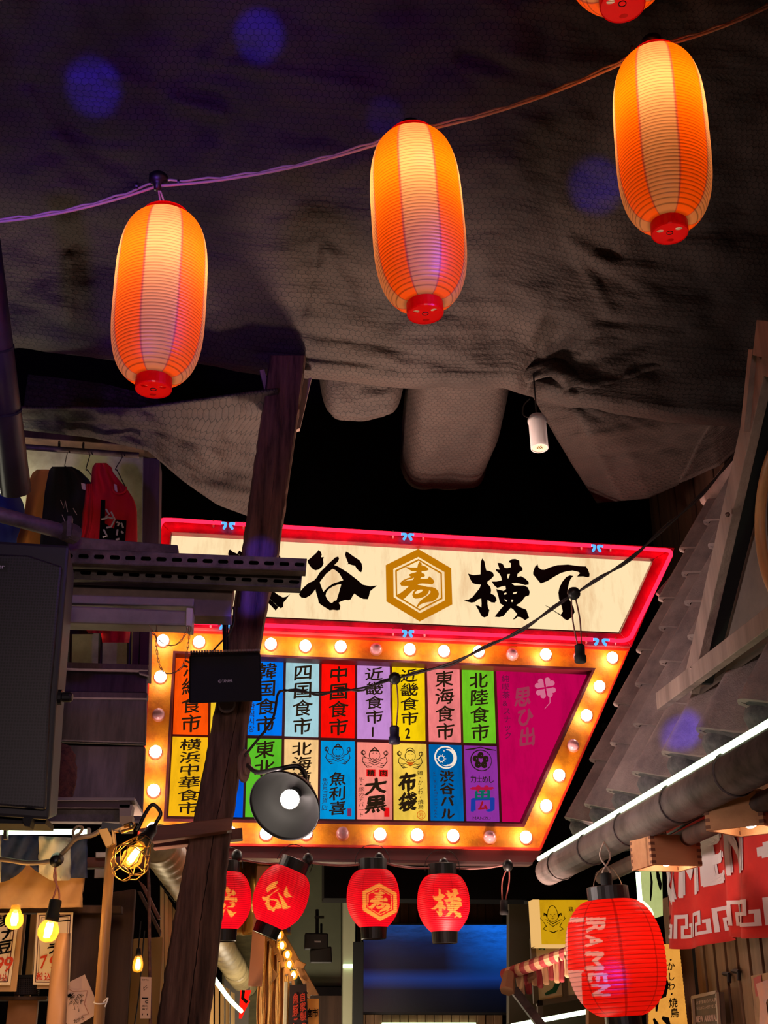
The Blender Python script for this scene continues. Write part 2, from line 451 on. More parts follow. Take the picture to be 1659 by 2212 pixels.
# brush characters of the sign, outlines in the pixels of an enlarged crop: (crop origin, scale, [ (outer, holes...) ])
TANI = [(pts("930 292 960 270 1012 222 1028 198 1050 215 1058 240 1052 265 1076 262 1070 285 1074 320 1060 350 1030 375 1000 382 975 368 950 340 935 315"),),
 (pts("1275 212 1300 225 1350 262 1395 290 1415 320 1424 360 1412 400 1395 392 1370 365 1355 340 1330 335 1300 325 1280 330 1295 318 1275 270 1266 240"),),
 (pts("1205 258 1213 275 1205 300 1170 335 1200 345 1290 400 1380 470 1425 510 1490 525 1555 518 1520 545 1490 570 1482 610 1470 640 1430 638 1390 620 1350 590 1335 610 1320 640 1295 650 1270 645 1230 660 1210 672 1225 700 1220 735 1195 740 1160 735 1130 740 1090 715 1050 690 1030 670 1025 640 1010 590 1000 550 980 580 950 610 910 630 875 625 855 600 865 570 900 530 940 495 985 475 1010 450 1040 400 1080 360 1120 320 1180 265"),
  pts("1155 368 1180 380 1215 410 1250 470 1215 482 1160 500 1110 535 1072 575 1055 530 1040 490 1060 460 1100 410"),
  pts("1232 505 1225 535 1200 620 1190 650 1170 655 1150 675 1130 668 1110 645 1092 610 1098 580 1120 550 1160 525 1200 510"))]
SHIBU_BITS = [(pts("225 200 240 195 255 212 310 238 330 260 240 260 218 240"),), (pts("650 248 685 250 688 275 640 275"),),
 (pts("580 560 620 565 665 600 710 625 740 618 775 595 740 640 715 670 712 710 690 722 650 690 620 650"),)]
HEXO = pts("770 145 1425 530 1448 1250 800 1590 135 1190 122 468"); HEXI = pts("772 305 1290 605 1302 1168 803 1425 280 1105 272 545")
HEX2O = pts("775 345 1240 620 1252 1140 797 1375 322 1085 310 570"); HEX2I = pts("778 380 1210 640 1222 1120 795 1340 352 1065 345 590")
KOTO = [(pts("790 400 830 425 850 450 830 465 880 480 930 500 960 530 975 565 935 580 835 590 840 625 890 640 903 670 895 700 830 710 810 735 880 740 960 735 985 690 1030 720 1070 760 1092 800 1065 840 1040 852 950 840 850 835 790 840 755 860 850 875 950 900 1050 905 1120 935 1165 985 1182 1040 1165 1100 1120 1150 1050 1190 960 1205 870 1225 800 1260 750 1320 738 1290 770 1230 830 1160 900 1110 960 1070 1010 1020 1015 985 985 970 975 1010 930 1070 860 1110 780 1130 710 1135 670 1110 650 1060 670 1000 705 955 660 970 620 1010 560 1070 500 1130 450 1150 390 1135 335 1090 355 1055 420 1020 500 960 560 910 580 885 500 885 430 880 405 835 420 810 470 765 560 725 640 705 620 700 580 670 590 650 640 630 735 605 725 590 640 585 570 550 515 500 600 515 750 515 765 450"),
  pts("870 960 820 955 750 970 710 1005 700 1040 760 1035 830 1005"), pts("480 793 560 772 665 762 685 715 650 735 560 758"))]
YOKO = [(pts("320 135 345 170 355 225 365 270 400 275 440 295 452 330 420 365 380 395 375 415 410 455 420 490 415 530 450 545 475 575 482 605 460 632 420 628 380 600 378 640 385 690 400 715 385 780 345 798 315 785 295 750 270 700 245 660 280 665 310 685 312 640 308 585 270 595 240 625 200 632 150 620 112 603 160 600 210 570 250 520 290 470 305 430 250 425 215 415 185 370 160 305 220 325 300 315 302 230 305 170"),),
 (pts("490 185 530 188 555 205 570 240 600 245 640 235 640 190 625 180 615 195 620 165 650 145 690 142 735 160 738 210 770 240 772 270 735 290 715 310 712 345 755 335 800 360 840 400 840 430 800 435 750 420 700 410 650 415 680 440 790 440 830 460 852 510 845 550 800 565 760 620 700 660 760 690 815 710 830 760 845 800 800 828 750 795 715 790 690 815 660 820 690 790 710 760 670 710 640 690 600 730 560 780 510 795 460 790 480 760 520 710 560 665 520 640 500 560 475 480 520 490 560 500 585 480 580 445 540 450 490 468 455 440 425 395 480 395 540 380 530 340 510 305 480 280 468 255 515 262"),
  pts("605 312 630 310 620 345 608 365 600 340"), pts("565 525 590 517 592 535 570 545"), pts("665 520 712 508 700 530 665 535"), pts("570 590 600 608 595 622 575 610"), pts("650 595 668 600 655 628 643 615"))]
CHO = [(pts("940 200 950 240 985 262 1020 262 1080 235 1160 212 1280 205 1400 222 1480 225 1505 260 1522 310 1520 340 1500 348 1450 338 1380 340 1415 300 1390 285 1330 272 1270 280 1200 300 1120 345 1050 390 975 418 935 370 890 315 890 290 910 230"),),
 (pts("1300 325 1340 332 1310 365 1290 420 1275 500 1280 570 1310 620 1345 690 1355 740 1320 795 1275 832 1240 815 1205 780 1140 740 1080 700 1020 660 1060 675 1130 725 1200 765 1222 730 1205 660 1180 590 1172 520 1185 460 1215 400 1260 345"),)]
SHIBU_L = [(pts("125 570 155 565 185 600 190 660 240 640 195 530 185 520 228 490 285 545 270 600 300 600 300 560 330 545 370 590 365 630 330 640 300 625 260 670 385 670 400 710 390 750 345 735 250 705 100 725 100 685 125 670"),),
 (pts("95 745 150 740 200 760 208 800 180 838 125 835 120 815 150 790 95 780"),), (pts("265 740 330 735 362 760 360 800 330 828 225 830 300 795 310 770 270 760"),),
 (pts("75 860 95 850 120 885 205 850 170 930 165 970 140 973 100 940"),), (pts("220 850 280 880 330 915 390 905 345 945 320 985 285 985 250 930"),)]
TANI_L = [(pts("865 525 900 480 960 430 1055 395 1060 420 1035 465 1000 495 1045 495 1000 520 940 545 885 595"),),
 (pts("1200 480 1215 530 1225 590 1270 640 1310 660 1250 660 1190 678 1155 630 1160 570"),),
 (pts("1085 515 1065 550 1030 570 980 600 930 650 920 690 1010 690 1060 710 1085 760 1110 800 1110 845 1010 855 1000 890 985 905 960 880 900 870 880 830 850 770 870 720 830 725 805 690 800 650 850 660 920 630 1000 570 1060 525"),
  pts("917 715 985 712 1035 735 1020 780 1000 825 970 830 925 790")),
 (pts("1050 570 1085 610 1120 650 1150 700 1180 750 1220 810 1265 822 1200 855 1140 858 1125 820 1110 740 1085 660"),)]

# ================================================================== setting
mb = MB(); mb.box((0, 6, -.05), (9, 16, .1)); mb.build('floor', M('dark_floor', rgb(70, 58, 52), .6), kind='structure')
mb = MB(); mb.box((0, 12.2, 3), (9, .1, 6)); mb.build('wall_back', K['dark'], kind='structure')
mb = MB(); mb.box((0, 6, 6.15), (9, 16, .1)); mb.build('ceiling', K['nearblack'], kind='structure')
mb = MB(); mb.box((-4.3, 6, 3), (.1, 16, 6)); mb.build('wall_left', K['dark'], kind='structure')
mb = MB(); mb.box((3.4, 6, 3), (.1, 16, 6)); mb.build('wall_right', K['dark'], kind='structure')
# dark bulkhead above and behind the sign
mb = MB(); mb.box((0, 7.75, 4.75), (8.4, .15, 2.7)); mb.build('wall_upper', K['nearblack'], kind='structure')

def nz(x, y, z=0, s=1.0): return mnoise.noise(Vector((x*s, y*s, z)))
def sheet_from(name, label, rows, mat, cat, solid=.012, smooth=True, parent=None, kind=None):
    uvs = []
    for i, r in enumerate(rows):
        a = []
        for j, p in enumerate(r):
            if j == 0: u = 0.0
            else: u += (Vector(p)-Vector(r[j-1])).length
            a.append(u)
        mid = a[len(a)//2]; uvs.append([q-mid for q in a])
    vv = [0.0]
    for i in range(1, len(rows)):
        k = len(rows[i])//2; vv.append(vv[-1]+(Vector(rows[i][k])-Vector(rows[i-1][k])).length)
    m = MB(); m.grid(rows, uvs=[[(q, v) for q in r] for r, v in zip(uvs, vv)])
    return m.build(name, mat, parent, smooth, label, cat, kind=kind, solid=solid)

# main sagging ceiling cover
LX = [-300, 30, 130, 240, 430, 560, 700, 870, 1000, 1100, 1150, 1250, 1450, 1700, 1950]
LY = [700, 715, 728, 745, 752, 776, 786, 806, 806, 806, 822, 850, 880, 900, 900]
def crease(px, py, x0, y0, x1, y1, w, d):
    vx, vy = x1-x0, y1-y0; L2 = vx*vx+vy*vy
    t = max(0, min(1, ((px-x0)*vx+(py-y0)*vy)/L2)); dd = math.hypot(px-x0-vx*t, py-y0-vy*t)
    return .42*d*math.exp(-(dd/w)**2)*(1-.5*t)
CR = [(1145, 820, 1330, 690, 16, .07), (1145, 820, 1200, 640, 14, .06), (1145, 820, 1400, 740, 14, .05), (1145, 820, 860, 770, 10, .03),
      (1230, 520, 1420, 640, 14, -.06), (1250, 560, 1330, 690, 12, -.05), (1290, 690, 1480, 710, 10, .06), (1280, 560, 1480, 590, 12, -.05),
      (690, 520, 760, 640, 14, -.04), (690, 530, 650, 690, 9, .05), (700, 540, 840, 600, 12, -.05), (560, 760, 850, 790, 8, .04), (560, 700, 1000, 780, 9, .03),
      (140, 480, 290, 430, 14, -.05), (150, 560, 150, 690, 12, -.05), (330, 470, 330, 640, 12, .04), (230, 160, 520, 260, 16, -.05), (380, 220, 700, 300, 16, -.06),
      (450, 130, 800, 190, 14, -.05), (500, 250, 830, 330, 14, .05), (120, 300, 300, 330, 14, -.05), (60, 200, 160, 330, 14, -.04), (1000, 120, 1200, 170, 18, .08)]
def ceilY(px, py):
    y = interp([-500, 0, 350, 600, 800, 1000], [2.7, 3.35, 4.05, 4.6, 5.0, 5.2], py)
    y += .10*math.sin(px/260.0+py/330.0)*min(1, max(0, (800-py)/300))
    y += .05*nz(px/170, py/120, 3)+.014*nz(px/60, py/40, 9)
    for c in CR: y += crease(px, py, *c)
    d = ray(px, py); return min(y, max(4.85, 2.38*d.y/max(d.x, .05)))
rows = []
NXC = 280
for i in range(140):
    t = i/139.0; r = []
    for j in range(NXC+1):
        px = -300+2250*j/NXC
        py = -420+(interp(LX, LY, px)+420)*(1-(1-t)**1.25)
        r.append(at(px, py, ceilY(px, py)))
    rows.append(r)
last = rows[-1]
for dy, dz in ((.03, -.012), (.08, -.012), (.14, .0), (.22, .06), (.32, .18), (.45, .4)):
    rows.append([p+Vector((0, dy+.012*nz(j/9, dy*30), dz+.01*nz(j/7, 3))) for j, p in enumerate(last)])
sheet_from('ceiling_drape', 'sagging black fabric ceiling cover under chicken wire above the lantern string', rows, K['net'], 'ceiling cover', kind=None)

# right drape running on to the plank wall
rows = []
for i in range(60):
    t = i/59.0; r = []
    for j in range(81):
        u = j/80.0
        xl = interp([0, .18, .4, .7, 1], [1120, 1150, 1185, 1235, 1290], t)
        px = xl+(1730-xl)*u
        py0 = interp([0, .1, .5, 1], [800, 780, 700, 640], u); py1 = interp([0, .25, .6, 1], [1085, 1075, 1005, 850], u)
        py = py0+(py1-py0)*t
        Y = interp([0, .25, .55, 1], [4.98, 5.0, 5.35, 6.3], t)+.55*max(0, .12-u)*4*(1 if t > .1 else .3)
        Y += .05*nz(px/150, py/70, 5)+.02*nz(px/45, py/22, 2)
        for c in ((1150, 835, 1330, 850, 8, .06), (1150, 835, 1290, 900, 8, .06), (1170, 870, 1500, 890, 9, .07), (1250, 940, 1580, 905, 8, -.05), (1350, 900, 1420, 930, 7, -.05), (1300, 980, 1560, 960, 8, .04)):
            Y += crease(px, py, *c)
        d = ray(px, py); Y = min(Y, max(4.75, 2.32*d.y/max(d.x, .05)))
        r.append(at(px, py, Y))
    rows.append(r)
sheet_from('ceiling_drape', 'netted fabric drape bulging down beside the dark plank wall, upper right', rows, K['net'], 'ceiling cover')

# left drape hanging towards the sign
rows = []
for i in range(40):
    t = i/39.0; r = []
    for j in range(61):
        px = 40+560*j/60.0
        yb = interp([40, 200, 320, 400, 470, 560, 600], [925, 943, 972, 1040, 1088, 1122, 1128], px)
        yt = interp([40, 300, 450, 600], [880, 880, 860, 840], px)
        py = yt+(yb-yt)*t
        Ye = interp([40, 330, 560], [4.98, 5.02, 5.8], px); Y = interp([0, .5, .9, 1], [4.8, .4*4.8+.6*Ye, .1*4.8+.9*Ye, Ye], t)+.04*nz(px/70, py/40, 7)+.015*nz(px/25, py/20, 1)
        r.append(at(px, py, Y))
    rows.append(r)
rows.append([p+Vector((0, .04, .05)) for p in rows[-1]]); rows.append([p+Vector((0, .05, .3)) for p in rows[-2]])
sheet_from('ceiling_drape', 'netted fabric fold sagging above the hanging shirts, left of the post', rows, K['net'], 'ceiling cover')

# two wrapped ducts behind the lip
def duct(label, cols, Y0, Y1, n=28):
    rows = []
    for i in range(n):
        t = i/(n-1.0); r = []
        for j in range(41):
            u = j/40.0; a = abs(2*u-1)
            xl = interp([c[0] for c in cols], [c[1] for c in cols], t); xr = interp([c[0] for c in cols], [c[2] for c in cols], t); py = interp([c[0] for c in cols], [c[3] for c in cols], t)
            px = xl+(xr-xl)*u
            P = at(px, py, Y0+(Y1-Y0)*t)
            P.z += .22*(a**8)*(1 if t < .97 else .6); P += Vector((0, .02*nz(px/40, py/30, 4), .015*nz(px/50, py/25, 8)))
            r.append(P)
        rows.append(r)
    rows.append([p+Vector((0, .05, .06)) for p in rows[-1]]); rows.append([p+Vector((0, .08, .5)) for p in rows[-1]])
    sheet_from('wrapped_duct', label, rows, K['net'], 'duct')
duct('short fabric-wrapped duct bulge just right of the leaning post top', [(0, 676, 885, 770), (.5, 684, 880, 860), (.8, 690, 872, 896), (1, 705, 850, 905)], 5.12, 5.45)
duct('longer fabric-wrapped duct left of the white spotlight', [(0, 884, 1112, 790), (.4, 880, 1104, 900), (.7, 872, 1085, 985), (1, 868, 1050, 1055)], 5.2, 6.4)

# ================================================================== the two signs
DS = Vector((math.cos(math.radians(3.66)), math.sin(math.radians(3.66)), 0)); NS = Vector((DS.y, -DS.x, 0))
P0 = at(850, 1600, 6.3)
def S(px, py, off=0.0): return on(px, py, P0+NS*off, NS)
def ring(mb, o, i, off, depth, mi=0):
    O = [S(x, y, off) for x, y in o]; I = [S(x, y, off) for x, y in i]
    for k in range(4):
        l = (k+1) % 4; mb.prism([O[k], O[l], I[l], I[k]], -NS*depth, mi)
# ---- neon-edged name board
TO = [(335, 1117), (1458, 1183), (1364, 1398), (322, 1353)]; TI = [(369, 1149), (1414, 1206), (1339.5, 1368.5), (356, 1325)]
ns_ = thing('name_board', 'white backlit name board with black brush characters, edged in pink neon', 'sign', S(850, 1375, 0))
K['neonframe'] = M('red_sign_frame', rgb(205, 14, 60), .35, 0, rgb(140, 8, 40), 8)
mb = MB(); ring(mb, TO, TI, .07, .17); mb.build('sign_frame', K['neonframe'], ns_, bevel=.004)
mb = MB(); mb.prism([S(x, y, -.10) for x, y in TO], -NS*.04); mb.build('back_plate', K['blackmat'], ns_)
K['face'] = E('lit_white_face', rgb(255, 226, 176), 1.02, rgb(226, 178, 128), 5, (1.6, 1, .35), .5, .78)
mb = MB(); mb.prism([S(x, y, .015) for x, y in TI], -NS*.02); face = mb.build('face_panel', K['face'], ns_)
mb = MB()
i2 = [(c[0]-.0, c[1]) for c in TI]
ring(mb, [(366, 1146), (1418, 1204), (1342, 1371), (353, 1327)], [(371, 1151), (1412, 1208), (1337, 1366), (358, 1323)], .03, .02)
mb.build('face_trim', M('dark_red_trim', rgb(110, 10, 20), .4), ns_)
def trace(mb, shapes, ox, oy, sc, off=.019, mi=0):
    for sh in shapes: poly_holes(mb, sh[0], sh[1:], lambda x, y: S(ox+x/sc, oy+y/sc, off), mi)
def chars(name, shapes, ox, oy, sc, mat, label):
    mb = MB(); trace(mb, shapes, ox, oy, sc); mb.build(name, mat, ns_, label=label)
chars('brush_character', TANI, 440, 1140, 4.1475, K['ink'], 'black brush character for valley')
mb = MB(); trace(mb, SHIBU_BITS, 440, 1140, 4.1475)
put_glyph(mb, '渋', lambda u, v: S(u, v, .019), 502, 1190, 606, 1316, .045, 0, .0)
mb.build('brush_character', K['ink'], ns_, label='black brush character mostly hidden behind the leaning post')
chars('brush_character', YOKO, 980, 1180, 5.184, K['ink'], 'black brush character with two halves, right of the hexagon')
chars('brush_character', CHO, 980, 1180, 5.184, K['ink'], 'black two-stroke brush character at the right end')
K['ochre'] = E('ochre_print', rgb(192, 118, 6), 1.0)
mb = MB(); trace(mb, [(HEXO, HEXI), (HEX2O, HEX2I)]+KOTO, 820, 1170, 9.217)
mb.build('hexagon_crest', K['ochre'], ns_, label='ochre hexagon crest around a cursive character')
K['neon'] = E('pink_neon', (1.0, .006, .022, 1), 6); K['neonblue'] = E('blue_neon_end', (.10, .42, 1.0, 1), 1.3)
def neon(px):
    ps = smoothpath([S(x, y, .115) for x, y in px], 6) if len(px) > 2 else [S(*px[0], .115), S(*px[1], .115)]
    m = MB(); m.tube(ps, .0115, 8); return m.build('neon_tube', K['neon'], ns_, True)
def neon_end(par, a, b):
    m = MB(); (x0, y0), (x1, y1) = a, b
    m.tube(smoothpath([S(x0, y0, .115), S(x1, y1, .115), S(x1, y1+5, .11), S(x0+(x1-x0)*.6, y1+11, .09)], 5), .008, 8); m.build('electrode_end', K['neonblue'], par, True)
def ty(x): return 1122+(x-350)*(1189-1122)/1095.0
def by(x): return 1341+(x-345)*(1384-1341)/1000.0
t1 = neon([(334, 1300), (341, 1180), (344, 1140), (352, 1126), (366, ty(366)), (478, ty(478))]); neon_end(t1, (478, ty(478)), (487, ty(487)))
t2 = neon([(508, ty(508)), (866, ty(866))]); neon_end(t2, (508, ty(508)), (498, ty(498))); neon_end(t2, (866, ty(866)), (876, ty(876)))
t3 = neon([(894, ty(894)), (1276, ty(1276))]); neon_end(t3, (894, ty(894)), (885, ty(885))); neon_end(t3, (1276, ty(1276)), (1284, ty(1284)))
t4 = neon([(1302, ty(1302)), (1420, ty(1420)), (1441, ty(1441)), (1449, 1196), (1440, 1218), (1372, 1358), (1360, 1378), (1343, by(1343)), (1316, by(1316))]); neon_end(t4, (1302, ty(1302)), (1293, ty(1293))); neon_end(t4, (1316, by(1316)), (1304, by(1304)))
t5 = neon([(1280, by(1280)), (894, by(894))]); neon_end(t5, (1280, by(1280)), (1290, by(1290))); neon_end(t5, (894, by(894)), (886, by(886)))
t6 = neon([(868, by(868)), (504, by(504))]); neon_end(t6, (868, by(868)), (876, by(876))); neon_end(t6, (504, by(504)), (495, by(495)))
t7 = neon([(470, by(470)), (360, by(360)), (340, 1338), (334, 1322)]); neon_end(t7, (470, by(470)), (480, by(480)))
K['clip'] = M('neon_clip', rgb(230, 120, 130), .3)
for x, f in ((461, ty), (526, ty), (849, ty), (914, ty), (1256, ty), (1319, ty), (455, by), (849, by), (917, by), (1266, by), (1330, by)):
    m = MB(); y = f(x); m.tube([S(x, y+9, .07), S(x, y+2, .10), S(x, y-5, .125)], .006, 6); m.build('tube_clip', K['clip'], ns_, True)

# ---- bulb-edged marquee with shop panels
mq = thing('marquee_sign', 'orange marquee of coloured shop panels, edged with round bulbs', 'sign', S(760, 1832, 0))
MO = [(329, 1362), (1357, 1404), (1167, 1832), (299, 1820)]; MI = [(376, 1408), (1283.5, 1444.7), (1131, 1783), (355, 1771)]
K['orange'] = M('rusted_orange_paint', rgb(250, 150, 6), .55, 0, rgb(196, 92, 6), 9, (1, 1, 1), .3, 40, .42, .72)
mb = MB(); ring(mb, MO, MI, .05, .14); mb.build('bulb_frame', K['orange'], mq)
mb = MB(); mb.prism([S(x, y, -.10) for x, y in MO], -NS*.05); mb.build('back_plate', K['blackmat'], mq)
K['redtrim'] = M('red_edge_trim', rgb(214, 44, 26), .4); K['maroon'] = M('maroon_grid', rgb(92, 14, 18), .5)
mb = MB()
ring(mb, [(327, 1358), (1361, 1400.5), (1169, 1836), (296, 1824)], [(330, 1363), (1356, 1405), (1166, 1831), (300, 1819)], .062, .16)
mb.build('outer_trim', K['redtrim'], mq)
mb = MB(); ring(mb, [(374, 1406), (1287, 1443), (1133, 1786), (353, 1774)], [(379, 1411), (1279, 1448), (1128, 1779), (359, 1768)], .058, .12); mb.build('inner_trim', K['maroon'], mq)
mb = MB(); mb.prism([S(x, y, -.045) for x, y in MI], -NS*.04); mb.build('panel_grid', K['maroon'], mq)
K['topbar'] = M('pinkish_top_rail', rgb(190, 90, 90), .4)
mb = MB(); mb.prism([S(x, y, .07) for x, y in ((329, 1351), (1362, 1394), (1360, 1399), (328, 1357))], -NS*.12); mb.build('top_rail', K['topbar'], mq)
CELLS = [  # quad, colour, main text, u-range, v-range, bold, ink
 (((380, 1419), (451, 1422), (449, 1587), (373.5, 1585)), (255, 82, 8), '沖縄食市'),
 (((458, 1423), (529, 1426), (527, 1589), (454, 1587)), (250, 200, 40), '九州食市'),
 (((539, 1426), (612.5, 1429), (608.6, 1588.5), (535, 1587)), (0, 118, 240), '韓国食市'),
 (((618.4, 1430), (689.6, 1433), (687.7, 1592), (615, 1589.5)), (166, 208, 216), '四国食市'),
 (((695.6, 1433), (766.6, 1436), (765.9, 1594), (693.7, 1592)), (255, 14, 6), '中国食市'),
 (((772, 1436.5), (842, 1440), (845, 1597), (772, 1595)), (198, 138, 206), '近畿食市1'),
 (((848, 1440), (917, 1443), (919, 1600), (849.5, 1598)), (250, 206, 8), '近畿食市2'),
 (((923, 1443.5), (992.6, 1446), (996, 1603), (927, 1601)), (248, 130, 128), '東海食市'),
 (((998.3, 1447), (1066, 1449), (1071.6, 1605), (1002, 1603.5)), (112, 196, 34), '北陸食市'),
 (((373, 1591), (449, 1593), (447, 1764), (363.8, 1761.5)), (250, 184, 20), '横浜中華食市'),
 (((455, 1593), (529, 1594.5), (524, 1765), (452, 1763)), (0, 84, 214), '九州'),
 (((535, 1595), (608.6, 1596.5), (606, 1766), (529.6, 1764)), (92, 188, 40), '東北食市'),
 (((614.7, 1597), (688, 1598.5), (686, 1767.5), (613, 1766)), (254, 204, 136), '北海道食市'),
 (((693.8, 1600), (766, 1601.5), (766.6, 1769), (691.5, 1768)), (2, 146, 214), '魚利喜'),
 (((772, 1603), (846, 1605), (847, 1770), (772, 1769)), (250, 140, 124), '大黒'),
 (((850, 1605), (921, 1607), (924.6, 1772), (851, 1770.5)), (252, 206, 76), '布袋'),
 (((927, 1608), (997, 1610), (1002, 1773), (931, 1772)), (0, 98, 168), '渋谷バル'),
 (((1003, 1610), (1072.8, 1612), (1079, 1774.5), (1008.6, 1773)), (140, 48, 152), '萬'),
 (((1072.8, 1449.5), (1279, 1458), (1130, 1776), (1085.8, 1774.5)), (190, 2, 78), ''),
]
NAMES = ['orange', 'golden', 'bright blue', 'pale blue', 'red', 'lilac', 'yellow', 'pink', 'lime green', 'amber', 'deep blue', 'green', 'cream', 'sky blue', 'salmon', 'pale yellow', 'dark blue', 'purple', 'magenta']
K['inkp'] = E('backlit_ink', rgb(42, 28, 16), .9)
for (q, c, txt), nm in zip(CELLS, NAMES):
    k = E('lit_%s_panel' % nm.replace(' ', '_'), rgb(*c), 1.0, rgb(*[v*.82 for v in c]), 6, (1.5, 1, .5), .45, .75)
    quad = [S(x, y, -.035) for x, y in q]
    m = MB(); m.prism(quad, -NS*.01); pn = m.build('shop_panel', k, mq, label=nm+' shop panel')
    fn = Sheet(quad, .003); fn2 = Sheet(quad, .004)
    L = MB(); mats = [K['inkp']]
    if len(txt) == 5 and txt[-1] in '12':
        column(L, txt[:4], fn, .22, .80, .02, .80, .016); put_glyph(L, txt[4], fn, .36, .81, .70, .99, .03, 0, .1)
    elif nm == 'sky blue':
        column(L, txt, fn, .24, .76, .40, .96, .02)
        column(L, '魚貝百貨店', fn, .03, .22, .48, .90, .0)
        figure = True
    elif nm == 'salmon':
        column(L, txt, fn, .20, .86, .46, .92, .04, 0, .2); column(L, '牛・豚のデパート', fn, .02, .19, .46, .98, .0)
    elif nm == 'pale yellow':
        column(L, txt, fn, .14, .68, .38, .90, .05); column(L, '鶏・かしわ・焼鳥', fn, .70, .88, .36, .86, .01)
    elif nm == 'dark blue':
        column(L, txt, fn, .28, .74, .34, .99, .035, 0, .03); column(L, 'SHIBUYAコミュニティBAR', fn, .10, .23, .36, .97, .0, 0, 0)
    elif nm == 'purple':
        for i, ch in enumerate('力士めし'): put_glyph(L, ch, fn, .14+.18*i, .40, .14+.18*i+.20, .50, .02)
        line(L, 'MANZU', fn, .18, .72, .945, .985, 0)
    elif nm == 'magenta':
        pass
    elif txt:
        column(L, txt, fn, .20, .82, .02, .98, .016)
        if nm == 'bright blue': column(L, '한식시장', fn, .0, .22, .58, .97, -.004, 0, 0)
    if L.v: L.build('lettering', K['inkp'], pn)
    D = MB(); asp = 2.3
    def st(w, *p): ribbon(D, list(p), w, fn, 0, asp)
    def cir(cx, cy, r, w, a0=0, a1=360, n=18): ribbon(D, arc(cx, cy, r, r/asp, a0, a1, n), w, fn, 0, asp)
    if nm in ('sky blue', 'salmon', 'pale yellow'):
        # plain line drawing of a laughing man with raised arms
        cy = .17 if nm != 'sky blue' else .14
        cir(.5, cy, .16, .022); cir(.5, cy+.02, .08, .02, 20, 160, 8)
        st(.02, (.43, cy-.02), (.46, cy-.03), (.48, cy-.02)); st(.02, (.53, cy-.02), (.56, cy-.03), (.58, cy-.02))
        if nm == 'pale yellow': cir(.5, cy-.05, .13, .025, 180, 360, 10); cir(.5, cy-.03, .11, .02, 200, 340, 8)
        else: st(.05, (.38, cy-.055), (.5, cy-.10), (.62, cy-.055)); st(.03, (.36, cy-.05), (.5, cy-.06), (.64, cy-.05))
        for sx in (-1, 1):
            st(.028, (.5+sx*.15, cy+.05), (.5+sx*.28, cy+.03), (.5+sx*.36, cy-.03), (.5+sx*.33, cy-.07)); cir(.5+sx*.33, cy-.03, .06, .025)
            st(.028, (.5+sx*.33, cy+.02), (.5+sx*.36, cy+.08), (.5+sx*.28, cy+.13), (.5+sx*.16, cy+.14)); st(.022, (.5+sx*.1, cy+.09), (.5+sx*.2, cy+.11), (.5+sx*.3, cy+.10))
            st(.03, (.5+sx*.3, cy+.12), (.5+sx*.22, cy+.16), (.5+sx*.08, cy+.15))
        st(.03, (.3, cy+.06), (.5, cy+.10), (.7, cy+.06)); st(.025, (.34, cy+.10), (.5, cy+.13), (.66, cy+.10))
    if nm == 'purple':
        cir(.5, .20, .32, .035, 0, 360, 28)
        for a in range(5):
            x = .5+.16*math.sin(a*2*math.pi/5); y = .2-.16*math.cos(a*2*math.pi/5)/asp; cir(x, y, .055, .11, 0, 360, 12)
        st(.05, (.02, .06), (.28, .045), (.5, .02)); st(.05, (.98, .06), (.72, .045), (.5, .02))
    if D.v: D.build('line_drawing', K['inkp'], pn)
    if nm == 'dark blue':
        D = MB(); cir(.5, .17, .33, .05, 0, 360, 32); cir(.56, .17, .24, .07, -100, 100, 18); cir(.5, .175, .25, .03, -60, 120, 18)
        cir(.36, .19, .09, .035, 0, 360, 14)
        for a in range(10): t = a*.628; st(.03, (.36+.11*math.cos(t), .19+.11*math.sin(t)/asp), (.36+.15*math.cos(t), .19+.15*math.sin(t)/asp))
        st(.06, (.43, .085), (.47, .085)); D.build('moon_emblem', E('cream_print', rgb(246, 226, 206), 1.0), pn)
    if nm == 'salmon':
        D = MB()
        for u, v, w, h in ((.26, .36, .26, .09), (.62, .36, .26, .09)): D.add([fn(u, v), fn(u+w, v), fn(u+w, v+h), fn(u, v+h)], [(0, 1, 2, 3)])
        D.add([fn(.77, .85), fn(.92, .85), fn(.92, .97), fn(.77, .97)], [(0, 1, 2, 3)])
        D.build('red_seal', E('seal_red', rgb(226, 16, 20), 1.0), pn)
        D = MB(); put_glyph(D, '精', fn2, .28, .365, .50, .445, .03); put_glyph(D, '肉', fn2, .64, .365, .86, .445, .03); D.build('seal_lettering', K['inkp'], pn)
    if nm == 'pale yellow':
        D = MB(); D.add([fn(.38, .25), fn(.62, .25), fn(.56, .285), fn(.5, .30), fn(.44, .285)], [(0, 1, 2, 3, 4)]); cir(.80, .935, .12, .02); put_glyph(D, '寿', fn, .72, .90, .88, .97, .0)
        D.build('red_seal', E('seal_orange', rgb(214, 96, 20), 1.0), pn)
    if nm == 'sky blue':
        D = MB(); D.add([fn(.78, .87), fn(.90, .87), fn(.90, .97), fn(.78, .97)], [(0, 1, 2, 3)]); D.build('red_seal', E('seal_plum', rgb(120, 40, 80), 1.0), pn)
    if nm == 'purple':
        for ci, (a, b, v0, v1) in enumerate((((170, 20, 60), '艹', .53, .62), ((14, 96, 84), '田', .60, .72), ((26, 56, 150), '冂', .70, .88), ((150, 20, 30), 'ム', .74, .86))):
            D = MB(); w = (.14, .26, .12, .34)[ci]; put_glyph(D, b, fn2 if ci != 3 else fn, w, v0, 1-w, v1, .05, 0, .08, True); D.build('colour_stroke', E('stroke_colour_%d' % ci, rgb(*a), 1.0), pn)
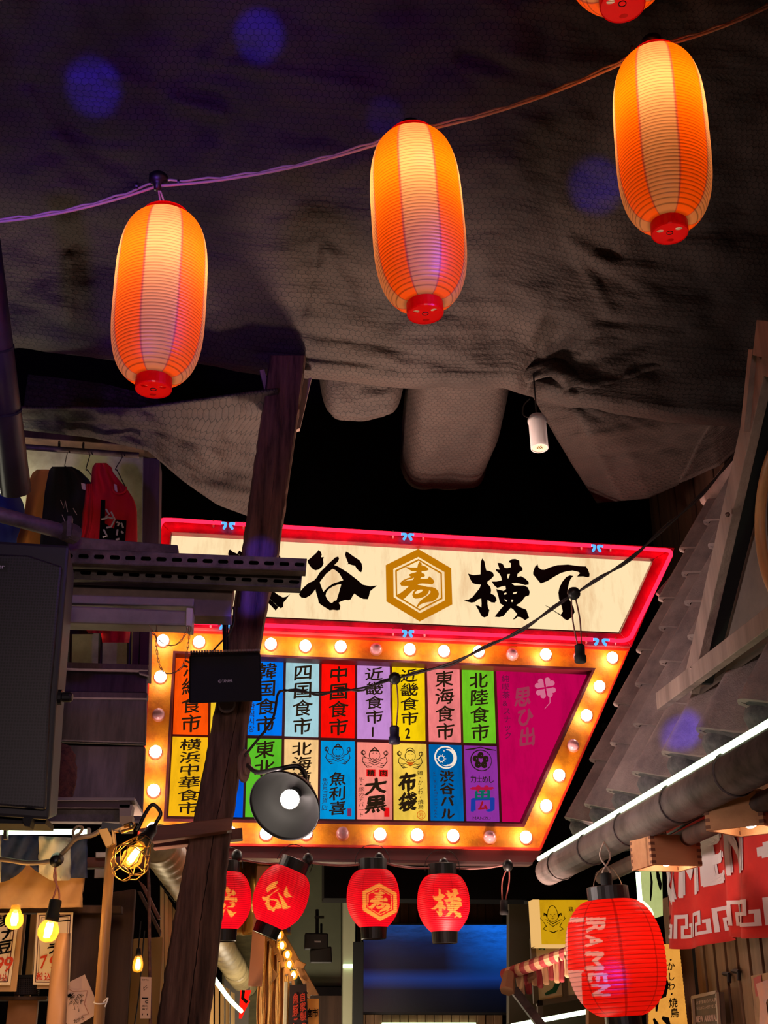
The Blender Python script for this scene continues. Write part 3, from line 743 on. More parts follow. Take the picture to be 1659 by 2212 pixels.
    if nm == 'magenta':
        D = MB(); f3 = lambda u, v: S(u, v, -.031)
        for i, ch in enumerate('純喫茶&スナック'): put_glyph(D, ch, f3, 1083+i*.8, 1458+i*17.5, 1100+i*.8, 1474+i*17.5, .02)
        D.build('lettering', E('faded_ink', rgb(112, 16, 60), 1.0), pn)
        D = MB()
        for i, ch in enumerate('思ひ出'): put_glyph(D, ch, f3, 1110+i*5, 1484+i*43, 1148+i*5, 1526+i*43, .035, 0, .15)
        D.build('lettering', E('faded_gold_ink', rgb(152, 52, 76), 1.0), pn)
        D = MB()
        for a in range(4):
            t = math.radians(45+90*a-10); c = (1178+14*math.cos(t), 1486+14*math.sin(t))
            lp = []
            for k in range(20):
                s_ = 2*math.pi*k/20; hx = 16*math.sin(s_)**3*.75; hy = -(13*math.cos(s_)-5*math.cos(2*s_)-2*math.cos(3*s_)-math.cos(4*s_))*.72
                q = t+math.pi/2; lp.append((c[0]+hx*math.cos(q)-hy*math.sin(q), c[1]+hx*math.sin(q)+hy*math.cos(q)))
            D.add([S(x, y, -.031) for x, y in lp], [list(range(20))])
        p = [(1180, 1490), (1188, 1505), (1188, 1518), (1176, 1532)]; ribbon(D, p, 2.0, lambda u, v: S(u, v, -.031)); D.build('clover_print', E('clover_pink', rgb(206, 110, 138), 1.0), pn)
ON = [(352, 1383), (430, 1386), (506, 1388), (585, 1390.5), (659.7, 1394.6), (736, 1396), (885, 1402), (959, 1406), (1034, 1407), (1179, 1413), (1323, 1420),
      (346.6, 1461.5), (336, 1623.4), (332, 1707), (330, 1790), (415, 1796), (497, 1798), (575, 1800), (661, 1799), (821, 1802), (901, 1803), (979, 1805), (1136, 1808),
      (1295, 1482), (1267, 1545), (1208, 1674), (1180, 1740)]
OFF = [(812, 1401), (1106, 1412), (1251, 1416), (342.4, 1542.4), (740, 1799), (1058, 1807), (1238, 1609)]
K['collar'] = M('pink_bulb_socket', rgb(226, 130, 96), .5)
for lst, mt in ((ON, K['bulbon']), (OFF, K['bulboff'])):
    for x, y in lst:
        m = MB(); c = S(x, y, .098); m.ball(c, .0305, 18); b = m.build('round_bulb', mt, mq, True, label=None if mt is K['bulbon'] else 'unlit pink round bulb')
        m = MB(); q = on(x, y+3, P0+NS*.05, NS); m.lathe(q, NS, [(.034, 0), (.034, .006), (.022, .01), (.02, .03)], 16); m.build('bulb_socket', K['collar'], b, True)

# ---- beam and rail under the marquee
mb = MB(); mb.prism([S(x, y, .03) for x, y in ((290, 1826), (1172, 1838), (1152, 1862), (290, 1850))], -NS*.16)
mb.build('support_beam', M('red_brown_beam', rgb(86, 30, 28), .5), None, label='dark red beam carrying the marquee sign from below', cat='beam')
mb = MB(); mb.prism([S(x, y, .02) for x, y in ((660, 1847), (1152, 1856), (1150, 1868), (660, 1861))], -NS*.10)
mb.build('grey_rail', M('grey_rail_paint', rgb(110, 84, 82), .5), None, label='thin grey rail under the red beam, red lanterns hooked to it', cat='rail')

# ================================================================== yellow-orange paper lanterns
def lantern_body(B, ax, R, Hb, r0, r1, ribs, pw, colour, nu=144, per=6, bump=.012, rot=0.0, q=(.5, .5)):
    """single paper skin; colour(phi, t, onrib) -> rgb; phi=0 faces the camera"""
    ax = ax.normalized(); f = (EYE-B); f = (f-ax*f.dot(ax)).normalized(); s = ax.cross(f)
    nv = ribs*per; rows = []; cols = []
    for i in range(nv+1):
        t = i/nv; e = r0 if t < .5 else r1
        r = e+(R-e)*max(0, 1-abs(2*t-1)**pw)**(q[0] if t < .5 else q[1])
        w = (t*ribs) % 1.0
        r *= 1+bump*(math.sin(math.pi*w)-.6)
        row = []
        for k in range(nu+1):
            a = 2*math.pi*k/nu+rot
            row.append(B+ax*(Hb*t)+(f*math.cos(a)+s*math.sin(a))*r)
            ph = math.atan2(math.sin(a), math.cos(a)); cols.append((*colour(ph, t, w < .5/per or w > 1-.5/per), 1))
        rows.append(row)
    m = MB(); m.grid(rows); m.col = cols; return m, f, s
ORG_P, WHT_P, SEAM_P = (.95, .105, .001), (.56, .22, .075), (.36, .05, .03)
def stripe(off):
    def c(ph, t, rib):
        d = math.degrees(ph)-off; k = ((d+25) % 100)
        k = ((d+24) % 90)
        if k < 3 or 45 < k < 48: q = SEAM_P
        elif k < 46: q = WHT_P
        else: q = ORG_P
        return tuple(v*(.32 if rib else 1.0) for v in q)  # rib pattern; wire blocking the lamp light is put into its colour
    return c
def paper_lantern_thing(B, lean, Htot, R, off, label, power=2.1):
    power *= 1.9
    ax = (Vector((0, 0, 1))+RGT*lean).normalized()
    t = thing('paper_lantern', label, 'lantern', B, 'yellow and orange paper lanterns on the overhead cord')
    ch = .034; rb = R*.375; Hb = Htot-ch-.006
    m, f, s = lantern_body(B+ax*ch, ax, R, Hb, rb, R*.47, 54, 3.6, stripe(off), 160, 5)
    m.build('paper_shade', K['lantern'], t, True)
    m = MB()
    m.lathe(B, ax, [(rb*.97, .002), (rb, 0), (rb*1.03, .004), (rb*1.03, ch), (rb*.98, ch+.002)], 32, cap=False)
    holes = [[(rb*.62*math.cos(a)+rb*.2*math.cos(q*math.pi/5), rb*.62*math.sin(a)+rb*.13*math.sin(q*math.pi/5)) for q in range(10)] for a in (math.radians(90), math.radians(215), math.radians(325))]
    poly_holes(m, [(rb*.98*math.cos(2*math.pi*k/32), rb*.98*math.sin(2*math.pi*k/32)) for k in range(32)], holes, lambda x, y: B+s*x-f*y+ax*.002)
    cp = m.build('bottom_cap', K['redplastic'], t, False)
    m = MB(); m.tube([B-ax*.004+s*(.008*math.cos(a*.5236))+f*(.012+.008*math.sin(a*.5236)) for a in range(12)], .0012, 5, closed=True); m.build('pull_ring', K['black'], cp)
    T = B+ax*(ch+Hb); m = MB()
    m.lathe(T, ax, [(R*.50, -.012), (R*.515, .016), (R*.44, .018), (R*.12, .016), (R*.12, .0)], 32, cap=False); m.build('top_ring', K['redplastic'], t, True)
    m = MB(); m.tube(smoothpath([T+s*R*.44, T+s*R*.40+ax*.035, T+s*R*.1+ax*.055, T-s*R*.1+ax*.055, T-s*R*.38+ax*.03, T-s*R*.44], 5), .0012, 5); m.build('wire_handle', K['black'], t)
    light('lantern_lamp', 'POINT', B+ax*(ch+Hb*.70), power, (1, .84, .60), .03)
    return T, ax
LAN = [((331, 843), 3.27, .565, -.01, 0, 'yellow and orange paper lantern hanging lowest, at the left of the overhead cord', (342, 388), 2.0),
       ((919, 680), 3.23, .590, -.055, 4, 'yellow and orange paper lantern in the middle of the overhead cord', (886, 274), 2.1),
       ((1447, 506), 3.23, .605, .02, -2, 'yellow and orange paper lantern at the right of the overhead cord', (1408, 92), 2.2),
       ((1345, 14), 2.62, .565, .0, 12, 'yellow and orange paper lantern cut off by the top edge, only its red bottom showing', None, 2.2)]
J = []
for (px, py), z, Ht, lean, off, lab, jn, pw in LAN:
    T, ax = paper_lantern_thing(atd(px, py, z), lean, Ht, .128, off, lab, pw)
    if jn:
        Jp = atd(jn[0], jn[1], zc(T)+.02); J.append((Jp, T))
c0 = atd(-120, 470, 3.45); c1 = atd(1800, -80, 3.5)
cord = thing('lantern_cord', 'pale double electric cord strung across overhead, carrying the yellow lanterns', 'cord', c0)
chain_ = [c0]+[j[0] for j in J]+[c1]
m = MB()
for a, b in zip(chain_[:-1], chain_[1:]):
    s0 = sag(a-Vector((0, 0, .022)), b-Vector((0, 0, .022)), .035, 20); m.tube(s0, .0042, 6)
    s1 = sag(a, b, .045, 20); s1 = [p+Vector((0, .006, .004*math.sin(i*2.1))) for i, p in enumerate(s1)]; m.tube(s1, .0034, 6)
m.build('twin_wire', K['cord'], cord, True)
for Jp, T in J:
    m = MB(); m.lathe(Jp+Vector((0, 0, -.008)), (0, 0, 1), [(.010, -.028), (.012, -.012), (.018, -.006), (.027, 0), (.028, .018), (.022, .024)], 20); k = m.build('socket_cap', K['black'], cord, True)
    m = MB(); m.tube(smoothpath([Jp-Vector((0, 0, .02)), Jp.lerp(T, .5)+Vector((.004, 0, 0)), T+RGT*.006], 5), .0026, 6); m.tube(smoothpath([Jp-Vector((0, 0, .02)), Jp.lerp(T, .5)-Vector((.006, 0, 0)), T-RGT*.008], 5), .0026, 6); m.build('drop_wire', K['cord'], k, True)
    for dx in (-.06, .06):
        m = MB(); m.lathe(Jp+RGT*dx+Vector((0, 0, -.016+dx*.1)), RGT, [(.009, -.003), (.009, .003)], 10); m.build('cable_tie', K['black'], k)

# ================================================================== red round lanterns
RED_P, GLD_P = (.88, .004, .026), (1.0, .54, .11)
def mask_fn(shapes):
    polys = []
    for sh in shapes:
        for lp in sh: polys.append(np.array(lp, float))
    def inside(x, y):
        c = False
        for p in polys:
            x0, y0 = p[:, 0], p[:, 1]; x1, y1 = np.roll(x0, -1), np.roll(y0, -1)
            with np.errstate(divide='ignore', invalid='ignore'):
                h = ((y0 > y) != (y1 > y)) & (x < (x1-x0)*(y-y0)/(y1-y0+1e-12)+x0)
            c ^= bool(h.sum() % 2)
        return c
    return inside
def red_lantern(px, py, Y, R, Hb, lean, label, pat, ox, oy, sc, power):
    """(px,py) = body centre; pat = outline shapes in crop pixels (origin ox,oy, scale sc)"""
    C = at(px, py, Y); ax = (Vector((0, 0, 1))+RGT*lean).normalized(); B = C-ax*Hb/2
    t = thing('red_lantern', label, 'lantern', B-ax*.05, 'red round lanterns under the marquee')
    ins = mask_fn(pat); k = mpp(C)
    x0s = [p[0] for sh in pat for p in sh[0]]; y0s = [p[1] for sh in pat for p in sh[0]]
    bx = (min(x0s)-5, max(x0s)+5, min(y0s)-5, max(y0s)+5)
    f0 = EYE-B; f0 = (f0-ax*f0.dot(ax)).normalized(); s0 = ax.cross(f0)
    def colour(ph, tt, rib):
        q = RED_P
        if abs(ph) < 1.35:
            r = R*.5+(R-R*.5)*max(0, 1-abs(2*tt-1)**2.2)**(.9 if tt < .5 else .6)
            P = B+ax*(Hb*tt)+(f0*math.cos(ph)+s0*math.sin(ph))*r
            v = P-EYE; z = v.dot(FWD); X = (829.5+FPX*v.dot(RGT)/z-ox)*sc; Yp = (1106-FPX*v.dot(UPV)/z-oy)*sc
            if bx[0] < X < bx[1] and bx[2] < Yp < bx[3] and ins(X, Yp): q = GLD_P
        m_ = .5 if rib else 1.0  # ribs darkened in the colour, as the hoop wire blocks the lamp
        if abs(((math.degrees(ph)+360) % 45)-22) < .9: m_ *= .75
        return tuple(v*m_ for v in q)
    m, f, s = lantern_body(B, ax, R, Hb, R*.50, R*.53, 30, 2.2, colour, 240, 5, .02, 0.0, (.9, .6))
    m.build('paper_shade', K['redlantern'], t, True)
    m = MB(); rr = R*.55
    m.lathe(B+ax*Hb, ax, [(rr*.9, -.004), (rr, -.004), (rr, .052), (rr*.9, .054), (rr*.9, 0)], 28, cap=False); m.build('top_collar', K['black'], t, False)
    m = MB(); rr = R*.50
    m.lathe(B, ax, [(rr*.9, .004), (rr*1.0, .004), (rr*.94, -.052), (rr*.86, -.054), (rr*.86, 0)], 28, cap=False); m.build('bottom_collar', K['black'], t, False)
    T = B+ax*(Hb+.05); m = MB()
    m.tube(smoothpath([T+s*R*.66-ax*.03, T+s*R*.62+ax*.02, T+s*R*.3+ax*.065, T-s*R*.3+ax*.065, T-s*R*.62+ax*.02, T-s*R*.66-ax*.03], 5), .0018, 5); m.build('wire_handle', K['black'], t)
    light('lantern_lamp', 'POINT', C-ax*Hb*.12, power, (1, .72, .5), .03)
    return T, ax
RL = [((484, 1946), 6.12, .130, .262, -.03, 'red lantern half hidden behind the leaning post, part of its character showing', SHIBU_L, 460, 1850, 7.54, (512, 1845)),
      ((606, 1938), 6.12, .130, .272, .40, 'red lantern hanging tilted to one side', TANI_L, 460, 1850, 7.54, (665, 1853)),
      ((806, 1941), 6.15, .129, .268, -.02, 'red lantern with a hexagon crest', [(HEXO, HEXI), (HEX2O, HEX2I)]+KOTO, 776.5-.7, 1899, 17.6, (818, 1852)),
      ((958, 1951), 6.18, .129, .268, -.02, 'red lantern in front of the television, rightmost of the row', YOKO, 919, 1906, 10.75, (957, 1863))]
tops = []
for (px, py), Y, R, Hb, lean, lab, pat, ox, oy, sc, hk in RL:
    T, ax = red_lantern(px, py, Y, R, Hb, lean, lab, pat, ox, oy, sc, .72); tops.append((T, at(hk[0], hk[1], Y)))
sc_ = thing('lantern_cord', 'pinkish cable along the grey rail with black sockets for the red lanterns', 'cord', at(480, 1850, 6.12))
mb = MB()
hp = [at(430, 1848, 6.1)]+[h+Vector((0, -.01, -.02)) for T, h in tops]+[at(1105, 1864, 6.2)]
for a, b in zip(hp[:-1], hp[1:]): mb.tube(sag(a, b, .018, 10), .006, 6)
mb.build('wire', M('dusty_pink_wire', rgb(150, 100, 96), .6), sc_, True)
for T, h in tops+[(at(1088, 1945, 6.2), at(1095, 1866, 6.2))]:
    m = MB(); m.ball(h+Vector((0, -.02, -.01)), .027, 14, sc=(1, .9, 1.15)); k = m.build('socket', K['black'], sc_, True)
    m = MB()
    for d in (-.007, .007): m.tube(smoothpath([h+Vector((d, -.02, -.03)), h.lerp(T, .5)+Vector((d*2.5, -.01, 0)), T+Vector((d, 0, -.01))], 5), .0035, 6)
    m.build('drop_wire', M('pinkish_wire', rgb(170, 90, 84), .6) if 'pw' not in K else K['pw'], k, True)
m = MB(); e = at(1088, 1945, 6.2); m.lathe(e+Vector((0, 0, -.068)), (0, 0, 1), [(.018, 0), (.022, .004), (.022, .02), (.019, .024), (.02, .066), (.012, .07)], 18); m.build('empty_socket', K['blackmat'], sc_, True)

# ================================================================== dark cable with empty sockets
m0 = [(1720, 850, 3.6), (1632, 932, 3.7), (1240, 1283, 4.4), (852, 1466, 4.75), (612, 1490, 4.72)]
ch_ = [at(*p) for p in m0]
dc = thing('socket_string', 'dark cable slanting across the signs with three empty black sockets hanging', 'cord', ch_[-1])
mb = MB()
for a, b, sg in zip(ch_[:-1], ch_[1:], (.005, .06, .05, .03)):
    for k in (0, 1): mb.tube([p+Vector((0, .004*k, .010*k*math.sin(i*.9))) for i, p in enumerate(sag(a, b, sg, 18))], .0042, 6)
d_ = [at(612, 1492, 4.72), at(600, 1500, 4.66), at(588, 1555, 4.62), at(545, 1612, 4.60), at(528, 1632, 4.60)]
mb.tube(smoothpath(d_, 6), .0055, 6); mb.build('cable', K['cable'], dc, True)
for k, (px, py, sx, sy) in enumerate(((1618, 948, 1620, 1062), (1238, 1284, 1253, 1412), (852, 1467, 852, 1588))):
    Y = (3.72, 4.4, 4.75)[k]; j = at(px, py, Y); e = at(sx, sy, Y); kk = mpp(j)
    m = MB(); m.lathe(j-Vector((0, .012, 0)), Vector((.1, -.8, -.5)), [(.004, -.02), (.022, -.016), (.026, 0), (.022, .014), (.012, .02)], 16); c = m.build('junction', K['black'], dc, True)
    m = MB(); up = e+Vector((0, 0, .035))
    for d in (-.008, .008): m.tube(smoothpath([j+Vector((d, 0, -.01)), j.lerp(up, .5)+Vector((d*1.8, 0, 0)), up+Vector((d, 0, 0))], 6), .003, 6)
    m.build('drop_wire', M('rusty_wire', rgb(130, 80, 74), .6), c, True)
    m = MB(); m.lathe(e-Vector((0, 0, .035)), (0, 0, 1), [(.014, .0), (.02, .0), (.023, .004), (.023, .026), (.019, .03), (.0195, .062), (.02, .066), (.012, .072)], 18); m.build('empty_socket', M('blue_black_socket', rgb(26, 22, 52), .5) if k == 2 else K['blackmat'], c, True)

# ================================================================== leaning post with brace and battens
PL = [(2330, 322), (2212, 338), (2100, 356), (1990, 374), (1850, 401), (1740, 424), (1600, 451), (1450, 480), (1330, 501), (1200, 521), (1020, 546), (860, 570), (770, 582)]
PR = [(2330, 428), (2212, 450), (2100, 467), (1960, 481), (1790, 499), (1620, 525), (1500, 546), (1330, 573), (1200, 601), (1020, 627), (860, 649), (770, 661)]
def pe(tab, y): return float(np.interp(-y, [-a[0] for a in tab], [a[1] for a in tab]))
post = thing('leaning_post', 'thick cracked timber post leaning across the signs', 'post', at(380, 2330, 4.7))
rows = []
for i in range(121):
    y = 2330-(2330-768)*i/120; l, r = pe(PL, y), pe(PR, y); Y = 4.7+.16*(i/120)**2
    l += 2.2*nz(y/22, 1, 1)+1.5*nz(y/7, 2, 4); r += 2.2*nz(y/25, 3, 1)+1.5*nz(y/8, 5, 4)
    w = r-l; ck = .62+.05*math.sin(y/180)+.02*nz(y/18, 8, 2); cw = .008+.010*max(0, nz(y/60, 4, 6))+ (0 if y > 1560 else -.006)
    cw = max(.001, cw); fr = []
    for u, d in ((.0, .03), (.04, .006), (.12, 0), (.2, 0), (.28, 0), (.36, 0), (.44, 0), (.52, 0), (ck-cw, .002), (ck, .035 if y > 1500 else .006), (ck+cw, .002), (.72, 0), (.8, 0), (.88, 0), (.96, .006), (1, .03)):
        dd = d+.004*nz(u*9, y/60, 2)+.0022*nz(u*40, y/90, 7); fr.append(at(l+w*u, y, Y+dd))
    R_ = [fr[-1]+Vector((0, .07, 0)), fr[-1]+Vector((-.008, .105, 0)), fr[0]+Vector((.008, .105, 0)), fr[0]+Vector((0, .07, 0))]
    rows.append(fr+R_+[fr[0]])
m = MB(); m.grid(rows); n0 = len(rows[0]); m.f.append(list(range(n0-1))[::-1]); m.mi.append(0); m.f.append([120*n0+k for k in range(n0-1)]); m.mi.append(0)
m.build('timber', K['oldwood'], post)
bt = MB(); bt.bar(at(566, 802, 4.98), at(592, 905, 4.98), .022, .03); bt.build('batten', K['greywood'], post)
bt = MB(); bt.prism([at(x, y, 4.97) for x, y in ((656, 820), (673, 816), (648, 925), (634, 930))], (0, .03, 0)); bt.build('batten', K['greywood'], post)
m = MB(); m.lathe(at(490, 1522, 4.69), Vector((0, -1, -.1)), [(.034, 0), (.034, .008), (.028, .012)], 20); m.build('round_plate', M('plum_disc', rgb(70, 50, 52), .5), post)
for nm, lab, q, Y, d in (('cross_beam', 'brown squared beam crossing in front of the leaning post low down', ((296, 1790), (499, 1765), (501, 1792), (494, 1794), (330, 1818)), 4.60, .07), ('cross_beam', 'dark shorter beam end poking out behind the leaning post', ((340, 1806), (523, 1788), (524, 1811), (330, 1832)), 4.86, .08)):
    m = MB(); m.qb(q, Y, d); m.build(nm, K['beamwood'], None, label=lab, cat='beam', bevel=.003)

# ================================================================== black wall speaker on a rod, barn lamp
sp = thing('wall_speaker', 'small black loudspeaker hung on a rod in front of the leaning post', 'speaker', at(488, 1520, 4.5))
q = [(409, 1417), (563, 1413), (566, 1515), (408, 1520)]
m = MB(); m.prism([at(x, y, 4.50) for x, y in q], ray(488, 1390)*.13+Vector((0, 0, .012))); m.build('cabinet', M('speaker_black', rgb(13, 11, 13), .7, spec=.25), sp, bevel=.006)
m = MB()
for i in range(26):
    x = 414+i*5.8; m.box(at(x, 1412.5-(x-409)*.026, 4.55), (.008, .06, .008))
m.build('ribbed_top', M('brown_grey_plastic', rgb(120, 96, 90), .5), sp)
fn = Sheet([at(x, y, 4.496) for x, y in q], .001); m = MB(); line(m, 'YAMAHA', fn, .455, .60, .52, .585, .01)
ribbon(m, arc(.425, .555, .021, .032, 0, 360, 14), .007, fn)
ribbon(m, [(.41, .555), (.44, .555)], .008, fn); ribbon(m, [(.425, .53), (.425, .58)], .008, fn); m.build('badge', M('grey_badge', rgb(190, 180, 180), .5), sp)
m = MB(); m.tube([at(486, 1420, 4.56), at(484, 1306, 4.56)], .008, 8); m.tube([at(492, 1420, 4.57), at(491, 1306, 4.57)], .004, 6); m.qb(((472, 1300), (502, 1301), (500, 1311), (472, 1310)), 4.54, .05); m.build('hanging_rod', K['blackmat'], sp)
m = MB(); m.tube(smoothpath([at(500, 1306, 4.55), at(506, 1325, 4.55), at(500, 1360, 4.56), at(470, 1395, 4.57), at(452, 1414, 4.57)], 6), .0035, 6); m.build('cable', K['black'], sp, True)

bl = thing('barn_lamp', 'black gooseneck lamp with a wide metal shade fixed to the leaning post', 'lamp', at(526, 1655, 4.66))
pc = at(524, 1655, 4.63); pn_ = Vector((.80, -.58, .05)).normalized()
m = MB(); u_ = pn_.cross(Vector((.12, 0, 1))).normalized(); v_ = u_.cross(pn_)
lp = [pc+u_*.034*math.cos(a*math.pi/14)+v_*.064*math.sin(a*math.pi/14) for a in range(28)]
m.prism(lp, pn_*.014); m.prism([pc+(p-pc)*.6+pn_*.014 for p in lp], pn_*.014)
m.build('wall_plate', M('pinkish_metal', rgb(150, 116, 108), .4, .4), bl, bevel=.003)
m = MB(); m.tube(smoothpath([pc+pn_*.025, at(556, 1668, 4.40), at(598, 1662, 4.24), at(640, 1655, 4.22), at(657, 1668, 4.24), at(658, 1684, 4.27), at(650, 1698, 4.29)], 8), .0085, 10); m.build('gooseneck_arm', K['black'], bl, True)
Sx = (at(600, 1757, 4.18)-at(650, 1695, 4.30)).normalized(); Sx = (Sx+Vector((0, -.20, -.03))).normalized()
A0 = at(650, 1697, 4.30); L_ = .175
m = MB(); m.lathe(A0, Sx, [(.012, -.03), (.020, -.03), (.024, -.01), (.026, .02), (.040, .035), (.062, .055), (.090, .085), (.125, .145), (.128, .158), (.1265, .160), (.122, .146), (.086, .088), (.058, .062), (.0, .05)], 48, cap=False); sh_ = m.build('shade', M('black_enamel_shade', rgb(13, 9, 11), .5, 0, spec=.22), bl, True)
m = MB(); bc = A0+Sx*.105; m.ball(bc, .033, 20); m.build('round_bulb', K['bulbon'], bl, True)
m = MB(); m.lathe(A0+Sx*.05, Sx, [(.022, 0), (.022, .028)], 16); m.build('lamp_holder', K['blackmat'], sh_)

# white cylinder spotlight under the ceiling
cs = thing('track_spotlight', 'white cylinder spotlight hanging below the fabric ceiling', 'spotlight', at(1163, 975, 5.0))
tp = at(1160, 905, 5.0); bt_ = at(1164, 976, 5.0); axd = (bt_-tp).normalized(); k = mpp(tp); axd = Vector((0, -.12, -1)).normalized(); ln = .165
K['pearl'] = M('white_enamel', rgb(232, 222, 226), .4)
m = MB(); m.lathe(tp, axd, [(.0, -.012), (.036, -.012), (.040, 0), (.045, .004), (.045, .018), (.041, .022), (.041, ln), (.037, ln), (.036, ln-.004)], 32, cap=False); m.build('housing', K['pearl'], cs, True)
m = MB(); m.lathe(tp+axd*(ln-.004), axd, [(.0365, 0), (.0, 0.0)], 32, cap=False); g = m.build('lens_plate', M('lens_cream', rgb(245, 222, 200), .3), cs)
m = MB()
for a in range(7): m.ball(tp+axd*(ln-.001)+RGT*(.010*math.cos(a) if a < 6 else 0)+Vector((0, 1, 0))*(.010*math.sin(a) if a < 6 else 0), .004, 8)
m.build('led_chips', M('chip_gold', rgb(200, 170, 110), .2, .5), g)
m = MB(); m.tube(smoothpath([tp+Vector((-.03, 0, .0)), at(1130, 895, 5.02), at(1132, 875, 5.05), at(1144, 862, 5.1)], 6), .003, 6); m.tube([tp, tp+Vector((0, .05, .55))], .004, 6); m.build('cable', K['black'], cs, True)

# ================================================================== right side: tiled roof, gable, gutter with LED
rf = thing('tiled_roof', 'grey pantile eave roof sloping up on the right above the noren curtains', 'roof', (1.35, 4.2, 2.4))
SA = math.radians(63.5); SV = Vector((math.cos(SA), 0, math.sin(SA))); SN = Vector((-math.sin(SA), 0, math.cos(SA)))
R0 = Vector((1.335, 5.56, 2.40))-SN*.075+SV*.085; TW, TL = .367, .300
def prof(f):
    f = f % 1.0 if f < 1 else 1.0
    return .045+.016*math.sin(math.pi*f/.18) if f < .18 else .045-.095*max(0, math.sin(math.pi*((f-.18)/.82)**1.15))**.9
NC = 13
for c in range(NC):
    mb = MB()
    for r in range(6):
        s0 = r*TL-.03; s1 = (r+1)*TL+.06; g = []
        for i in range(9):
            t = i/8.0; s = s0+(s1-s0)*t; lift = .040*(1-t)
            row = []
            for j in range(25):
                f = j/24.0; row.append(R0+Vector((0, -TW*(c+f*1.06-.03), 0))+SV*s+SN*(prof(f)+lift))
            g.append(row)
        low = [p-SN*.026+SV*.004 for p in g[0]]; und = [p+SV*.14 for p in low]
        mb.grid([und, low, g[0]]); mb.grid(g)
    mb.build('tile_column', K['tile'], rf, 'auto')
    mb = MB(); e = R0+Vector((0, -TW*(c-.02), 0))-SV*.0-SN*.022
    mb.lathe(e, -SV, [(.080, -.02), (.084, .02), (.080, .05), (.062, .068), (.03, .076), (0, .076)], 24)
    fr = [R0+Vector((0, -TW*(c+j/24.0*1.06-.03), 0))-SV*.026+SN*(prof(j/24.0)+.030) for j in range(25)]
    bs_ = [R0+Vector((0, -TW*(c+j/24.0*1.06-.03), 0))-SV*.026-SN*.075 for j in range(25)]
    mb.grid([fr, bs_])
    mb.build('eave_end', K['tiledark'], rf, 'auto')
mb = MB(); p = R0+Vector((0, .05, 0))-SN*.10
mb.hexa([p-SV*.10, p+Vector((0, -5.2, 0))-SV*.10, p+Vector((0, -5.2, 0))-SV*.10-SN*.05, p-SV*.10-SN*.05, p+SV*1.9, p+Vector((0, -5.2, 0))+SV*1.9, p+Vector((0, -5.2, 0))+SV*1.9-SN*.05, p+SV*1.9-SN*.05])
mb.build('roof_board', K['dark'], rf)
mb = MB(); mb.tube([R0+Vector((0, .05, 0))+SV*(1.84)+SN*.05, R0+Vector((0, -1.5, 0))+SV*1.84+SN*.05], .05, 12); mb.build('ridge_roll', K['tile'], rf, True)
# plank wall above the roof
mb = MB(); pw = MB()
for i in range(8):
    Yp = 7.18-i*.165; mb2 = mb
    mb.box((2.47+.006*(i % 2), Yp, 3.6), (.03, .158, 2.6))
mb.build('plank_wall', K['darkwood'], None, label='dark vertical plank wall behind the tiled roof', cat='wall panel', bevel=.003)
mb = MB(); mb.bar(at(1556, 1136, 5.62), at(1427, 1290, 5.72), .06, .04); mb.build('roof_edge_strip', M('pink_lit_strip', rgb(120, 60, 66), .5), None, label='dark strip along the far edge of the tiled roof beside the pink neon', cat='trim')  # pink neon light on this edge is put into its colour

# gable board
gb = thing('gable_sign', 'triangular grey gable with a wooden ring, built onto the tiled roof', 'gable', (1.39, 3.2, 2.6))
GX = 1.39
def G(px, py, x=GX): return atx(px, py, x)
ap = G(1668, 765); lf = G(1452, 1490); rt = Vector((GX, 2*ap.y-lf.y, lf.z-.04))
mb = MB(); mb.prism([lf+Vector((.065, .0, -.02)), ap+Vector((.065, 0, .02)), rt+Vector((.065, 0, -.02))], (.03, 0, 0)); mb.build('gable_panel', M('grey_brown_panel', rgb(116, 98, 88), .7, 0, rgb(86, 72, 66), 3, (1, 1, 1), .1, 20), gb)
def rake(a, b, nm, w=.085, x=.0):
    m = MB(); m.bar(a, b, w, .03, Vector((1, 0, 0))); return m.build(nm, K['greywood'], gb, bevel=.002)
rk = G(1494, 1482); rake(rk, ap+Vector((-.02, 0, -.02)), 'rake_board'); rake(Vector((GX, 2*ap.y-rk.y, rk.z)), ap+Vector((-.02, 0, -.02)), 'rake_board')
for s_ in (0, 1):
    yy = (lambda y: y if not s_ else 2*ap.y-y); m = MB(); m.prism([Vector((GX+.01, yy(rk.y-.02), rk.z)), Vector((GX+.01, yy(ap.y), ap.z-.03)), Vector((GX+.06, yy(ap.y), ap.z-.03)), Vector((GX+.06, yy(rk.y-.02), rk.z))], (0, (-.02 if not s_ else .02), .0)); m.build('reveal_shade', K['blackmat'], gb)  # shade of the recess put into these black side boards
rake(lf+Vector((-.03, .05, -.03)), rt+Vector((-.03, -.05, -.03)), 'sill_board', .06)
m = MB(); m.bar(ap+Vector((-.04, .03, .03)), ap+Vector((-.04, .16, -.17)), .03, .02, Vector((1, 0, 0))); m.bar(ap+Vector((-.045, -.02, .04)), ap+Vector((-.045, -.25, -.12)), .10, .02, Vector((1, 0, 0))); m.build('apex_cover', K['greywood'], gb)
for y, z in ((3.28, 3.02), (3.72, 2.66)):
    m = MB(); m.ball((GX-.04, y, z), .008, 8); m.build('nail_head', M('nail', rgb(80, 56, 48), .4, .6), gb)
rc = Vector((GX+.04, 2.995, 2.90)); m = MB()
m.tube([rc+Vector((0, .255*math.cos(a*math.pi/32), .255*math.sin(a*math.pi/32))) for a in range(64)], .017, 8, closed=True); rg = m.build('wooden_ring', K['polewood'], gb, True)
m = MB(); m.lathe(rc+Vector((.03, 0, 0)), (-1, 0, 0), [(.245, 0), (.245, .01), (.0, .012)], 40); m.build('painted_disc', M('red_white_disc', rgb(190, 170, 150), .6), rg)

